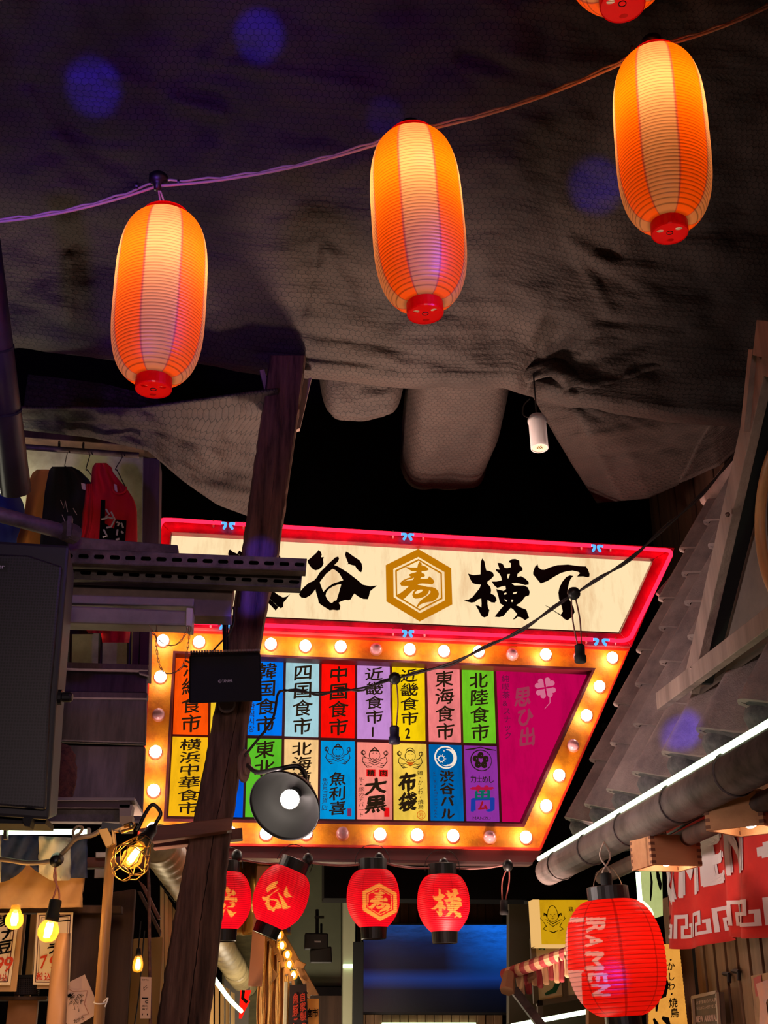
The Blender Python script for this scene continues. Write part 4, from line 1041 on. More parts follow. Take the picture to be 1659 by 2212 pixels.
# gutter pipe with white LED line
gt = thing('gutter_pipe', 'dirty half-round gutter along the tiled eave with a white LED tube', 'gutter', (1.268, 3.5, 2.26))
m = MB(); gA = Vector((1.29, 5.72, 2.24)); gB = Vector((1.29, 1.8, 2.24))
m.tube([gA, gB], .062, 20); m.build('pipe', K['steel'], gt, True)
for y in (5.45, 4.9, 4.35, 3.8, 3.3):
    m = MB(); m.tube([Vector((1.29+.064*math.cos(a*math.pi/8), y, 2.24+.064*math.sin(a*math.pi/8))) for a in range(16)], .004, 5, closed=True); m.build('pipe_band', K['steel'], gt, True)
m = MB(); m.tube([Vector((1.262, 5.78, 2.303)), Vector((1.262, 1.8, 2.303))], .011, 10); m.build('led_tube', K['led'], gt, True)
# dark underside of the eave
mb = MB(); mb.hexa([Vector(p) for p in ((1.56, 1.8, 2.47), (2.4, 1.8, 2.47), (2.4, 5.5, 2.47), (1.56, 5.5, 2.47), (1.59, 1.8, 2.53), (2.4, 1.8, 2.53), (2.4, 5.5, 2.53), (1.59, 5.5, 2.53))]); mb.build('eave_soffit', K['dark'], None, label='dark soffit under the tiled eave', cat='soffit')
mb = MB(); mb.qb(((700, 1480), (1300, 1480), (1300, 1945), (700, 1940)), 7.4, .3); mb.build('dark_header', K['nearblack'], None, label='black header beam behind the red lanterns', cat='beam')

# wooden square box lamps
def box_lamp(px, py, Y, size, hgt, yaw, label, bulb=True):
    c = at(px, py, Y); t = thing('box_lamp', label, 'lamp', c, 'wooden box lamps under the eave')
    R = Matrix.Rotation(yaw, 3, 'Z'); a, h, th = size/2, hgt, .012
    def P(x, y, z): return c+R @ Vector((x, y, z))
    for k in range(4):
        r = R @ Matrix.Rotation(k*math.pi/2, 3, 'Z'); m = MB(); m.box(c+r @ Vector((0, -a+th/2, h/2)), (size-2*th if k % 2 else size, th, h), r)
        m.build('side_board', K['masu'], t)
    eg = bpy.data.materials.get('end_grain') or M('end_grain', rgb(120, 72, 46), .7)
    for sx, sy in ((-1, -1), (1, -1), (1, 1), (-1, 1)):
        m = MB()
        for i in range(5): m.box(P(sx*(a-.007), sy*(a-.007), h*(.1+.2*i)), (.0155, .0155, h*.1), R)
        m.build('corner_joint', eg, t)
    m = MB(); m.box(c+Vector((0, 0, h-.006)), (size-.02, size-.02, .01), R); m.build('top_board', K['masu'], t)
    m = MB(); m.ball(c+Vector((0, 0, h*.34)), .027, 18); m.build('round_bulb', K['bulbon'], t, True)
    m = MB(); m.lathe(c+Vector((0, 0, h*.4)), (0, 0, 1), [(.02, 0), (.02, h*.55)], 12); m.build('lamp_holder', K['pearl'], t)
    m = MB(); p = c+Vector((0, 0, h))
    for d in (-.01, .01): m.tube([p+Vector((d, 0, -.005)), p+Vector((d*.4, 0, .05)), p+Vector((0, 0, .10))], .003, 6)
    m.lathe(p, (0, 0, 1), [(.012, -.005), (.012, .012), (.006, .018)], 10); m.build('hanging_cord', K['cord'], t, True)
    light('box_lamp_light', 'POINT', c+Vector((0, 0, h*.03)), .25, WARM, .01); return t
box_lamp(1440, 1876, 4.2, .180, .101, math.radians(6), 'wooden box lamp lit by a bulb, hanging above the red ramen lantern')
box_lamp(1622, 1795, 3.6, .190, .102, math.radians(40), 'wooden box lamp at the right edge, nearest the eave')

# red noren curtains with RAMEN and a key-pattern border
NX = 1.62
def noren(name_lab, Y0, Y1, ztop, zbot, letters, seed, mtf):
    t = thing('noren_curtain', name_lab, 'curtain', (NX, (Y0+Y1)/2, zbot), 'red ramen curtains')
    nu, nv = 60, 26
    def f(u, v, off=0.0):
        y = Y0+(Y1-Y0)*u; z = ztop+(zbot-ztop)*v
        x = NX+.035*v*math.sin(u*9+seed)+.02*math.sin(u*23+seed*2+v)*v-.05*v*math.sin(u*3.1+seed)
        return Vector((x-off, y, z+.012*math.sin(u*8+seed)*v))
    m = MB(); m.grid([[f(i/nu, j/nv) for i in range(nu+1)] for j in range(nv+1)]); m.build('cloth', K['redcloth'], t, True, solid=.003)
    for txt, u0, u1, v0, v1 in letters:
        m = MB(); vs, fs = glyph(txt, .03); lo = vs.min(0); hi = vs.max(0)
        # subdivide so the print follows the folds
        import bmesh
        bm = bmesh.new(); bv = [bm.verts.new(((x-lo[0])/(hi[0]-lo[0]), (y-lo[1])/(hi[1]-lo[1]), .001*(4*i//len(vs)))) for i, (x, y) in enumerate(vs)]
        for q in fs:
            try: bm.faces.new([bv[i] for i in q])
            except ValueError: pass
        bmesh.ops.subdivide_edges(bm, edges=[e for e in bm.edges if e.calc_length() > .12], cuts=3, use_grid_fill=True)
        bmesh.ops.triangulate(bm, faces=bm.faces[:])
        bm.verts.index_update(); m.add([f(u0+(u1-u0)*v.co.x, v1+(v0-v1)*v.co.y, .005+.7*v.co.z) for v in bm.verts], [[v.index for v in fc.verts] for fc in bm.faces]); bm.free()
        m.build('print_letters', K['greyprint'], t)
    m = MB(); n, v0, v1 = mtf; w = 1.0/n
    key = [(.08, .95, .08, .05), (.08, .22, .08, .95)]
    for i in range(n):
        def seg(x0, y0, x1, y1):
            st = 5
            for k in range(st):
                a = x0+(x1-x0)*k/st; b = x0+(x1-x0)*(k+1)/st
                m.add([f((i+a)*w, v0+(v1-v0)*y0, .006), f((i+b)*w, v0+(v1-v0)*y0, .006), f((i+b)*w, v0+(v1-v0)*y1, .006), f((i+a)*w, v0+(v1-v0)*y1, .006)], [(0, 1, 2, 3)])
        seg(.05, .0, .20, 1); seg(.20, 0, .66, .16); seg(.52, .16, .66, .60); seg(.34, .46, .52, .60); seg(.34, .60, .46, 1); seg(.46, .86, .98, 1); seg(.84, .40, .98, .86); seg(.72, .40, .84, .54)
    m.build('key_border', K['greyprint'], t)
    return t
noren('red ramen curtain nearest the tilted box lamp, letters RAME on it', 5.02, 4.32, 2.46, 1.86, [('R', .03, .22, .47, .74), ('A', .24, .45, .45, .72), ('M', .46, .66, .43, .70), ('E', .68, .98, .38, .67)], .6, (7, .80, .94))
noren('red ramen curtain at the right edge, letter N on it', 4.29, 3.40, 2.46, 1.86, [('N', .02, .26, .38, .66), ('-', .34, .60, .52, .60)], 2.2, (6, .80, .94))
m = MB(); m.tube([Vector((1.60, 4.02, 2.30)), Vector((1.52, 3.2, 2.30))], .024, 14); m.build('bamboo_rod', K['polewood'], None, True, label='bamboo rod end sticking out in front of the right noren curtain', cat='rod')
m = MB(); m.tube([Vector((1.66, 5.2, 2.47)), Vector((1.66, 3.0, 2.47))], .02, 10); m.build('noren_rail', K['darkwood'], None, True, label='dark rail the red curtains hang from', cat='rail')
m = MB(); m.tube([Vector((1.40, 5.2, 2.16)), Vector((1.44, 2.8, 2.20))], .03, 12); m.build('eave_pole', K['darkwood'], None, True, label='dark pole running under the gutter beside the short LED pieces', cat='pole')
for a, b, lab in (((1370, 1797), (1406, 1776), 'short lit LED tube under the gutter'), ((1411, 1773), (1421, 1767), 'shorter lit LED piece, right of the short tube under the gutter'), ((1436, 1759.5), (1438, 1758.5), 'tiny lit LED dot above the box lamp cord')):
    m = MB(); m.tube([at(*a, 4.6), at(*b, 4.5)], .010, 8); m.build('led_tube', K['led'], None, True, label=lab, cat='LED light')
m = MB(); m.tube([at(1372, 1814, 5.0), at(1373, 1832, 5.0)], .010, 8); m.build('led_tube', K['led'], None, True, label='short upright LED piece behind the box lamp', cat='LED light')
m = MB(); m.tube([at(1378, 1884, 5.0), at(1383, 1950, 5.0)], .010, 8); m.build('led_tube', K['led'], None, True, label='upright LED tube between the ramen lantern and the pale green sign', cat='LED light')
m = MB(); m.tube(smoothpath([at(1330, 1838, 4.9), at(1400, 1826, 4.6), at(1500, 1770, 4.0), at(1600, 1725, 3.6), at(1680, 1705, 3.4)], 8), .005, 6); m.build('eave_cable', K['cable'], None, True, label='grey cable sagging under the eave in front of the noren curtains', cat='cable')

# pale green lit sign and oval sign
gs = thing('green_sign', 'pale green lit sign with black brush strokes beside the red curtain', 'sign', at(1408, 1985, 5.12))
q = [(1383, 1800), (1428, 1780), (1432, 1978), (1400, 1988)]; m = MB(); m.prism([at(x, y, 5.12) for x, y in q], (0, .06, 0)); m.build('lit_panel', E('lit_pale_green', rgb(196, 202, 130), .85, rgb(160, 170, 100), 4), gs)
fn = Sheet([at(x, y, 5.12) for x, y in q], .003); m = MB(); ribbon(m, [(.36, .48), (.38, .60), (.30, .72), (.24, .80)], .14, fn, 0, 4); ribbon(m, [(.70, .46), (.76, .56), (.86, .66), (.88, .72)], .20, fn, 0, 4); m.build('brush_stroke', K['ink'], gs)
os_ = thing('oval_sign', 'small glowing oval sign under the pale green sign', 'sign', at(1394, 1975, 5.0))
m = MB(); cc = at(1393, 1962, 5.0); m.prism([cc+RGT*(.036*math.cos(a*math.pi/16)*.9-.01*math.sin(a*math.pi/16))+Vector((0, 0, .032*math.sin(a*math.pi/16)-.014*math.cos(a*math.pi/16))) for a in range(32)], (0, .03, 0)); m.build('lit_oval', E('lit_oval_white', rgb(240, 255, 210), 1.4), os_)
fn = Sheet([cc+RGT*a+Vector((0, 0, b)) for a, b in ((-.03, .02), (.03, .006), (.03, -.022), (-.03, -.008))], .003); m = MB(); line(m, 'あご', fn, .22, .75, .2, .75, .01); m.build('lettering', M('grey_letter', rgb(120, 130, 100), .6), os_)

# RAMEN lantern
def ramen():
    C = at(1330, 2068, 4.15); k = mpp(C); R = 106*k; Hb = 236*k; lean = -.055
    ax = (Vector((0, 0, 1))+RGT*lean).normalized(); B = C-ax*Hb/2
    t = thing('ramen_lantern', 'large red ribbed lantern with RAMEN written down its side', 'lantern', B-ax*.07)
    shp = []
    from mathutils import Vector as V_
    tri = []
    def add_txt(ch, x0, x1, y0, y1):
        vs, fs = glyph(ch, .035); lo = vs.min(0); hi = vs.max(0); w = (vs-lo)/(hi-lo)
        # letters lie on their side: reading downward, tops to the right
        P = np.stack([x0+(x1-x0)*w[:, 1], y0+(y1-y0)*w[:, 0]], 1)
        for f in fs:
            for i in range(1, len(f)-1): tri.append((P[f[0]], P[f[i]], P[f[i+1]]))
    for ch, x0, x1, y0, y1 in (('R', 1266, 1307, 1990, 2015), ('A', 1264, 1302, 2019, 2046), ('M', 1264, 1305, 2055, 2096), ('E', 1270, 1312, 2102, 2122), ('N', 1276, 1318, 2126, 2152)): add_txt(ch, x0, x1, y0, y1)
    def rect(x0, y0, x1, y1): tri.extend([(np.array((x0, y0)), np.array((x1, y0)), np.array((x1, y1))), (np.array((x0, y0)), np.array((x1, y1)), np.array((x0, y1)))])
    rect(1266, 1982, 1308, 1988); rect(1200, 1982, 1262, 1992); rect(1200, 2096, 1261, 2100); rect(1200, 2098, 1256, 2175); rect(1200, 1990, 1226, 2100)
    T = np.array([[a, b, c] for a, b, c in tri])
    lo = T.min((0, 1)); hi = T.max((0, 1))
    def inside(x, y):
        a, b, c = T[:, 0], T[:, 1], T[:, 2]; p = np.array((x, y))
        cr = lambda u, v: u[:, 0]*v[:, 1]-u[:, 1]*v[:, 0]
        d1, d2, d3 = cr(b-a, p-a), cr(c-b, p-b), cr(a-c, p-c)
        return bool((((d1 >= 0) & (d2 >= 0) & (d3 >= 0)) | ((d1 <= 0) & (d2 <= 0) & (d3 <= 0))).any())
    f0 = EYE-B; f0 = (f0-ax*f0.dot(ax)).normalized(); s0 = ax.cross(f0)
    def colour(ph, tt, rib):
        q = (.90, .012, .004)
        if abs(ph) < 1.5:
            r = R*.45+(R*.55)*max(0, 1-abs(2*tt-1)**2.5)**.62
            P = B+ax*(Hb*tt)+(f0*math.cos(ph)+s0*math.sin(ph))*r
            v = P-EYE; z = v.dot(FWD); X = 829.5+FPX*v.dot(RGT)/z; Yp = 1106-FPX*v.dot(UPV)/z
            if lo[0] < X < hi[0] and lo[1] < Yp < hi[1] and inside(X, Yp): q = (.80, .46, .42)
        m_ = .36 if rib else 1.0  # darker ribs: lamp light blocked by the hoops is put into the colour
        if abs(((math.degrees(ph)+360+15) % 45)-22) < 1.6: m_ *= .6
        return tuple(v*m_ for v in q)
    m, f, s = lantern_body(B, ax, R, Hb, R*.36, R*.45, 26, 2.5, colour, 300, 7, .012, 0.0, (.62, .62))
    m.build('paper_shade', K['redlantern'], t, True)
    m = MB(); rr = R*.43; m.lathe(B+ax*Hb, ax, [(rr*.93, -.006), (rr, -.006), (rr, .042), (rr*.94, .044), (rr*.93, 0)], 32, cap=False); m.build('top_collar', K['black'], t)
    m = MB(); rr = R*.36; m.lathe(B, ax, [(rr*.92, .008), (rr*1.02, .008), (rr*1.0, -.062), (rr*.9, -.064), (rr*.9, 0)], 32, cap=False); m.build('bottom_collar', K['black'], t)
    Tp = B+ax*(Hb+.03); m = MB(); m.tube(smoothpath([Tp+s*.048-ax*.02, Tp+s*.046+ax*.03, Tp+s*.02+ax*.075, Tp-s*.015+ax*.07, Tp-s*.042+ax*.03, Tp-s*.044-ax*.02], 6), .0016, 6); m.build('wire_handle', K['chain'], t, True)
    m = MB(); m.lathe(Tp-ax*.02, ax, [(.018, 0), (.022, .01), (.019, .04), (.021, .05), (.019, .075), (.008, .08)], 16); so = m.build('socket', K['blackmat'], t, True)
    m = MB(); top = at(1305, 1818, 4.15)
    for d in (-.006, .006): m.tube(smoothpath([Tp+ax*.055+s*d, Tp.lerp(top, .4)+Vector((d*2, 0, 0)), Tp.lerp(top, .7)-Vector((d*3, 0, 0)), top], 6), .0028, 6)
    m.build('drop_wire', K['cord'], so, True)
    light('lantern_lamp', 'POINT', C+ax*.02, .95, (1, .75, .55), .035)
ramen()

# bamboo blind sign, doors, posters
bs = thing('bamboo_blind_sign', 'lit bamboo blind with black writing behind the ramen lantern', 'sign', at(1448, 2212, 5.3))
q = [(1402, 2040), (1466, 2040), (1486, 2230), (1402, 2230)]; qq = [at(x, y, 5.3) for x, y in q]
m = MB(); fnb = Sheet(qq, .0)
for i in range(24):
    v = (i+.5)/24; a = fnb(0, v); b = fnb(1, v); m.tube([a, b], .0088, 6)
m.build('slats', E('lit_bamboo', rgb(236, 160, 66), .92, rgb(200, 126, 46), 6), bs, True)
m = MB(); m.prism([p+Vector((0, .02, 0)) for p in qq], (0, .02, 0)); m.build('backing', M('blind_back', rgb(90, 56, 24), .8), bs)
fn = Sheet(qq, .014); m = MB()
for ch, x, y, w in (('・', 1449, 2073, 14), ('か', 1449, 2087, 15), ('し', 1450, 2109, 15), ('わ', 1450, 2130, 15), ('・', 1451, 2147, 14), ('焼', 1454, 2166, 17), ('鳥', 1457, 2188, 17)):
    cc = at(x, y, 5.27); k = mpp(cc)*w/2*1.15; put_glyph(m, ch, Sheet([cc+RGT*a*k+Vector((0, 0, b*k)) for a, b in ((-1, 1), (1, 1), (1, -1), (-1, -1))], .0), 0, 0, 1, 1, .02, 0, .1)
for p, w in (([(1432, 2100), (1437, 2125), (1432, 2150), (1424, 2155)], 16), ([(1424, 2140), (1420, 2160), (1418, 2185)], 9), ([(1412, 2200), (1418, 2212), (1422, 2225)], 10), ([(1430, 2198), (1440, 2203), (1446, 2215)], 14)):
    ribbon(m, p, w, lambda u, v: at(u, v, 5.27))
m.build('brush_lettering', K['ink'], bs)
DX = 1.80
dw = thing('door_wall', 'brown boarded double door under the red curtains', 'door', (DX, 4.2, 0))
mb = MB(); mb.box((DX+.09, 4.0, 1.0), (.04, 3.4, 2.2)); mb.build('dark_backing', K['nearblack'], dw)
for leaf, n, dx in ((5.30, 8, 0), (4.30, 8, .0)):
    for i in range(n):
        y = leaf-i*.125
        mb = MB(); mb.box((DX+.02, y-.06, 1.0), (.03, .098, 2.1)); mb.build('board', K['doorwood'], dw, bevel=.002)
for px, py in ((1575, 2105), (1596, 2099)):
    p = atx(px, py, DX-.008); m = MB(); m.bar(p, p+Vector((.005, .075, .005)), .012, .012); m.tube([p, p+Vector((-.004, -.006, -.03))], .008, 10); m.build('door_handle', K['black'], dw)
m = MB(); m.box((DX-.02, 5.42, 1.0), (.08, .10, 2.2)); m.build('door_frame', K['doorwood'], dw)
po = thing('framed_poster', 'small framed poster reading NEW ARRIVAL on the brown door', 'poster', atx(1525, 2212, 1.74))
q = [atx(x, y, 1.74) for x, y in ((1500, 2155), (1553, 2143), (1559, 2230), (1504, 2230))]
m = MB(); m.prism(q, (.02, 0, 0)); m.build('board', M('poster_brown', rgb(92, 66, 46), .6, 0, rgb(66, 46, 34), 8), po)
fn = Sheet(q, .003); m = MB(); line(m, 'NEW ARRIVAL!', fn, .06, .94, .54, .72, .02); line(m, '新しいメニューができました', fn, .1, .9, .28, .38, .0); line(m, 'おすすめのパスタ', fn, .1, .9, .12, .22, .0); m.build('lettering', M('poster_pink_letters', rgb(214, 176, 160), .7), po)
m = MB()
for a, b in ((0, 1), (1, 2), (2, 3), (3, 0)): m.bar(q[a]+Vector((-.008, 0, 0)), q[b]+Vector((-.008, 0, 0)), .010, .012)
m.build('frame', M('poster_frame', rgb(150, 120, 96), .5), po)
p2 = thing('drink_poster', 'poster with a drinking glass on the brown door, at the right edge', 'poster', atx(1655, 2212, 1.74))
q = [atx(x, y, 1.74) for x, y in ((1622, 2108), (1690, 2095), (1700, 2230), (1634, 2230))]
m = MB(); m.prism(q, (.015, 0, 0)); m.build('board', M('poster_tan', rgb(150, 112, 70), .7, 0, rgb(120, 80, 50), 7), p2)
fn = Sheet(q, .003); m = MB(); m.add([fn(.10, .05), fn(.36, .02), fn(.36, .35), fn(.12, .38)], [(0, 1, 2, 3)]); m.build('red_block', M('poster_red', rgb(150, 52, 44), .7), p2)
fn = Sheet(q, .005); m = MB(); m.add([fn(u, v) for u, v in ((.18, .16), (.58, .12), (.58, .4), (.46, .5), (.52, .98), (.14, .98), (.26, .5))], [list(range(7))]); m.build('glass_picture', M('glass_picture', rgb(150, 100, 96), .5, 0, rgb(196, 110, 60), 9), p2)

# yellow lit signboard, striped awning, white sign with green strokes, LED
ys = thing('lit_signboard', 'yellow lit signboard with a line drawing, left of the ramen lantern', 'sign', at(1220, 2045, 6.7))
q = [(1165, 1944), (1300, 1944), (1300, 2040), (1170, 2040)]; qq = [at(x, y, 6.7) for x, y in q]
m = MB(); m.prism(qq, (0, .14, 0)); m.build('lit_face', E('lit_yellow_face', rgb(212, 158, 16), .9, rgb(178, 126, 10), 7), ys)
m = MB(); m.prism([at(x, y, 6.69) for x, y in ((1151, 1943), (1165, 1943), (1170, 2041), (1157, 2044))], (0, .12, 0)); m.prism([at(x, y, 6.69) for x, y in ((1157, 2046), (1170, 2040), (1300, 2040), (1300, 2047))], (0, .10, 0)); m.build('side_edge', E('lit_cream_edge', rgb(240, 186, 110), .95), ys)
m = MB()
for x in (1185, 1270): m.bar(at(x, 1948, 6.83), at(x, 1948, 6.83)+Vector((0, .62, .05)), .02, .02, Vector((1, 0, 0)))
m.build('bracket', K['blackmat'], ys)
fn = Sheet(qq, .003); m = MB(); asp = 96/135.
def S2(w, *p): ribbon(m, list(p), w, fn, 0, asp)
ribbon(m, arc(.20, .38, .085, .25, 180, 360, 14), .012, fn, 0, asp); ribbon(m, arc(.20, .40, .08, .09, 0, 180, 10), .010, fn, 0, asp); S2(.008, (.15, .34), (.17, .33), (.185, .345)); S2(.008, (.215, .345), (.23, .33), (.25, .34)); S2(.008, (.17, .41), (.2, .43), (.23, .41))
for sx in (-1, 1):
    S2(.030, (.20+sx*.09, .40), (.20+sx*.105, .33), (.20+sx*.135, .31), (.20+sx*.14, .36)); S2(.014, (.20+sx*.16, .48), (.20+sx*.20, .42), (.20+sx*.18, .36)); S2(.018, (.20+sx*.15, .5), (.20+sx*.11, .6), (.20+sx*.17, .66), (.20+sx*.10, .7))
S2(.016, (.08, .44), (.20, .54), (.34, .44)); S2(.014, (.1, .5), (.2, .6), (.32, .5)); S2(.02, (.13, .70), (.2, .74), (.28, .69)); S2(.01, (.19, .37), (.20, .385), (.21, .37))
line(m, '鶏・かし', fn, .46, .78, .16, .27, .01); put_glyph(m, '布', fn, .5, .32, .78, .75, .05, 0, .1); put_glyph(m, '袋', fn, .78, .32, 1.0, .75, .05, 0, .1)
m.build('lettering', K['ink'], ys)
aw = thing('striped_awning', 'small red and cream striped awning tied to a pole, right of the television', 'awning', at(1165, 2170, 6.4))
m = MB(); pa, pb = at(1090, 2106, 6.4), at(1262, 2046, 5.9); AWC = (M('awning_red', rgb(150, 48, 50), .8), M('awning_cream', rgb(196, 150, 110), .8))
for k in range(16): m.tube([pa.lerp(pb, k/16), pa.lerp(pb, (k+1)/16)], .030, 12, mi=k % 2)
m.build('roller_pole', list(AWC), aw)
stp = [(1114, 2098, 1118, 2150, 16), (1130, 2093, 1136, 2148, 14), (1144, 2088, 1150, 2130, 13), (1157, 2083, 1162, 2135, 12), (1169, 2080, 1174, 2128, 14), (1183, 2076, 1186, 2118, 12), (1195, 2072, 1198, 2124, 12), (1207, 2068, 1208, 2122, 12), (1219, 2064, 1220, 2112, 14)]
for i, (x0, y0, x1, y1, w) in enumerate(stp):
    Y = 6.36-.05*i; m = MB(); rows = []
    for k in range(7):
        t = k/6; xx = x0+(x1-x0)*t; yy = y0+(y1-y0)*t; rows.append([at(xx+w*u, yy-(3 if k == 6 and u in (0, 1) else 0), Y+.02*math.sin(3*u+2*t)) for u in (0, .25, .5, .75, 1)])
    m.grid(rows); m.build('striped_flap', AWC[(i+1) % 2], aw, True, solid=.004)
for x, y in ((1098, 2122), (1157, 2100)):
    m = MB(); m.lathe(at(x, y, 6.3), Vector((-.25, -.5, -.8)), [(.0, -.05), (.03, -.05), (.038, .05), (.0, .05)], 6); m.build('tied_bundle', M('brown_bundle', rgb(150, 104, 72), .8), aw)
m = MB(); m.bar(at(1112, 2140, 6.35), at(1188, 2240, 6.2), .04, .04); m.build('brace', K['steel'], aw)
wg = thing('white_sign', 'white sign with thick green strokes behind the striped awning', 'sign', at(1230, 2165, 7.0))
q = [(1150, 2028), (1300, 2015), (1300, 2142), (1158, 2165)]; m = MB(); m.prism([at(x, y, 7.0) for x, y in q], (0, .06, 0)); m.build('board', M('white_sign_board', rgb(226, 196, 170), .7), wg)
fn = Sheet([at(x, y, 7.0) for x, y in q], .004); m = MB()
for p, w in (([(.08, .16), (.34, .12)], .09), ([(.16, .02), (.16, .2)], .05), ([(.36, .55), (.36, .7), (.28, .86), (.14, .9)], .08), ([(.74, .4), (.74, .62)], .05), ([(.6, .0), (.62, .2)], .05)): ribbon(m, p, w, fn, 0, .85)
m.build('green_strokes', M('green_paint', rgb(16, 84, 60), .7), wg)
m = MB()
for a, b in (((1150, 2028), (1158, 2168)), ((1158, 2168), (1300, 2145)), ((1216, 2080), (1222, 2158)), ((1166, 2160), (1172, 2800)), ((1290, 2140), (1292, 2800))): m.bar(at(*a, 6.97), at(*b, 6.97), .028, .03)
m.build('frame', M('sign_frame_grey', rgb(96, 76, 64), .6), wg)
m = MB(); m.tube([at(1105, 2216, 6.6), at(1275, 2184, 6.3)], .011, 8); m.build('led_tube', K['led'], None, True, label='white LED tube below the striped awning, slanting', cat='LED light')
m = MB(); m.qb(((1100, 2212), (1290, 2180), (1300, 2800), (1100, 2800)), 6.7, .1); m.build('stall_counter', M('grey_green_front', rgb(92, 86, 70), .7), None, label='grey-green stall front below the slanting LED tube', cat='stall')
m = MB(); m.qb(((1272, 2165), (1330, 2165), (1334, 2900), (1274, 2900)), 5.9, .06); m.build('tan_post', M('tan_board', rgb(150, 96, 40), .7), None, label='tan board below the ramen lantern', cat='board')
m = MB(); m.qb(((1100, 1935), (1300, 1935), (1300, 2700), (1100, 2700)), 8.6, .1); m.build('beige_panel', M('dim_beige_panel', rgb(96, 86, 74), .8), None, label='dim beige wall panel above the striped awning', cat='wall panel')

# ================================================================== left side
# facade with the opening where shirts hang
FY = 5.15
fac = thing('shop_facade', 'purple-lit boarded facade with the window where shirts hang, left of the signs', 'facade', at(230, 1750, FY))
mb = MB(); mb.qb(((-150, 925), (318, 968), (318, 1445), (-150, 1445)), FY+.10, .04); mb.build('cream_panel', K['cream'], fac)
mb = MB(); mb.qb(((308, 985), (345, 992), (342, 1190), (306, 1190)), FY-.02, .14); mb.qb(((306, 1190), (326, 1190), (321, 1460), (300, 1455)), FY-.02, .14); mb.build('corner_post', K['plumwood'], fac, bevel=.004)
mb = MB(); mb.qb(((-150, 898), (346, 940), (346, 968), (-150, 930)), FY-.02, .12); mb.build('lintel', K['darkwood'], fac, bevel=.004)
for q in (((130, 1440), (318, 1444), (316, 1496), (130, 1494)), ((130, 1500), (316, 1503), (314, 1606), (130, 1600)), ((120, 1609), (313, 1612), (306, 1775), (120, 1770))):
    mb = MB(); mb.qb(q, FY+.02, .05); mb.build('wall_board', K['plum'], fac, bevel=.005)
mb = MB(); mb.qb(((130, 1494), (318, 1497), (317, 1508), (130, 1506)), FY-.01, .06); mb.qb(((130, 1430), (320, 1436), (319, 1447), (130, 1443)), FY-.04, .08); mb.build('sill', K['plumwood'], fac)
mb = MB(); mb.qb(((288, 1340), (302, 1340), (298, 1440), (285, 1440)), FY-.03, .05); mb.build('window_jamb', K['plumwood'], fac)
for x in (152, 218, 280):
    mb = MB(); mb.tube([at(x, 1340, FY-.02), at(x-2, 1442, FY-.02)], .009, 8); mb.build('window_bar', K['black'], fac)
rail = thing('clothes_rail', 'purple-lit pipe rail with the shirts hanging from it', 'rail', at(180, 978, 4.95))
m = MB(); m.tube([at(-150, 955, 4.95), at(62, 966, 4.95), at(300, 984, 4.95)], .0135, 12); m.build('rail_pipe', K['steel'], rail, True)
for x in (128, 180):
    m = MB(); m.tube([at(x, 966+x*.06-13, 4.95)+Vector((0, .016*math.cos(a), .016*math.sin(a))) for a in [k*.52 for k in range(12)]], .003, 6, closed=True); m.build('pipe_ring', K['black'], rail)

def shirt(name, label, rows, Y, mat, sleeve=None, hook=None, seed=0, collar=None, tagc=None):
    t = thing(name, label, 'shirt', at(sum(rows[-1][1:3])/2, rows[-1][0], Y), 'shirts on the clothes rail')
    def loft(rs, bulge):
        m = MB(); g = []
        n = 22
        ys = [r[0] for r in rs]
        for i in range(41):
            y = ys[0]+(ys[-1]-ys[0])*i/40; l = interp(ys, [r[1] for r in rs], y); r_ = interp(ys, [r[2] for r in rs], y)
            row = []
            for k in range(2*n):
                a = math.pi*k/n; u = .5-.5*math.cos(a); s = -math.sin(a)
                d = bulge*s*(1 if s < 0 else .6)+.02*nz(u*5+seed, y/60, seed)+.012*math.sin(u*14+seed+y/90)*(1 if s < 0 else 0)
                row.append(at(l+(r_-l)*u, y, Y+d))
            row.append(row[0]); g.append(row)
        m.grid(g); nn = 2*n+1
        m.f.append(list(range(nn-1))); m.mi.append(0); m.f.append([40*nn+k for k in range(nn-1)][::-1]); m.mi.append(0); return m
    loft(rows, .055).build('body', mat, t, True)
    if sleeve: loft(sleeve, .04).build('sleeve', mat, t, True)
    if hook:
        m = MB(); (hx, hy), (sx, sy), (ex, ey) = hook
        m.tube(smoothpath([at(hx+6, hy-2, 4.93), at(hx+2, hy-8, 4.95), at(hx, hy, 4.95), at(sx, sy, Y), at(sx+2, sy+4, Y)], 5), .0022, 6); m.tube(smoothpath([at(sx+2, sy+2, Y), at(ex, ey, Y-.02)], 5), .0022, 6); m.build('wire_hanger', K['black'], t, True)
    if collar:
        m = MB(); cx, cy, rx, ry = collar; m.tube(smoothpath([at(cx+rx*math.cos(a), cy+ry*math.sin(a), Y-.06+.01*math.cos(a)) for a in np.linspace(-.1, math.pi+.2, 9)], 3), .006, 6); m.build('collar', mat, t, True)
    if tagc:
        m = MB(); x, y, w, h = tagc; m.prism([at(x, y, Y-.062), at(x+w, y+2, Y-.062), at(x+w+2, y+h, Y-.066), at(x+2, y+h-3, Y-.066)], (0, .003, 0)); m.build('neck_label', K['paper'], t)
    return t
CR_ = M('red_cotton', rgb(214, 22, 34), .9); CB = M('black_cotton', rgb(20, 18, 24), .9); CY = M('ochre_cotton', rgb(206, 140, 46), .9); CU = M('blue_cotton', rgb(58, 84, 150), .9)
shirt('shirt', 'blue shirt at the far left of the rail, mostly hidden by the dark pipe', [(1030, -70, 8), (1048, -90, 30), (1085, -100, 50), (1110, -100, 56), (1200, -95, 50), (1330, -90, 46)], 5.06, CU, None, ((-10, 955), (-20, 1005), (0, 1030)), 1)
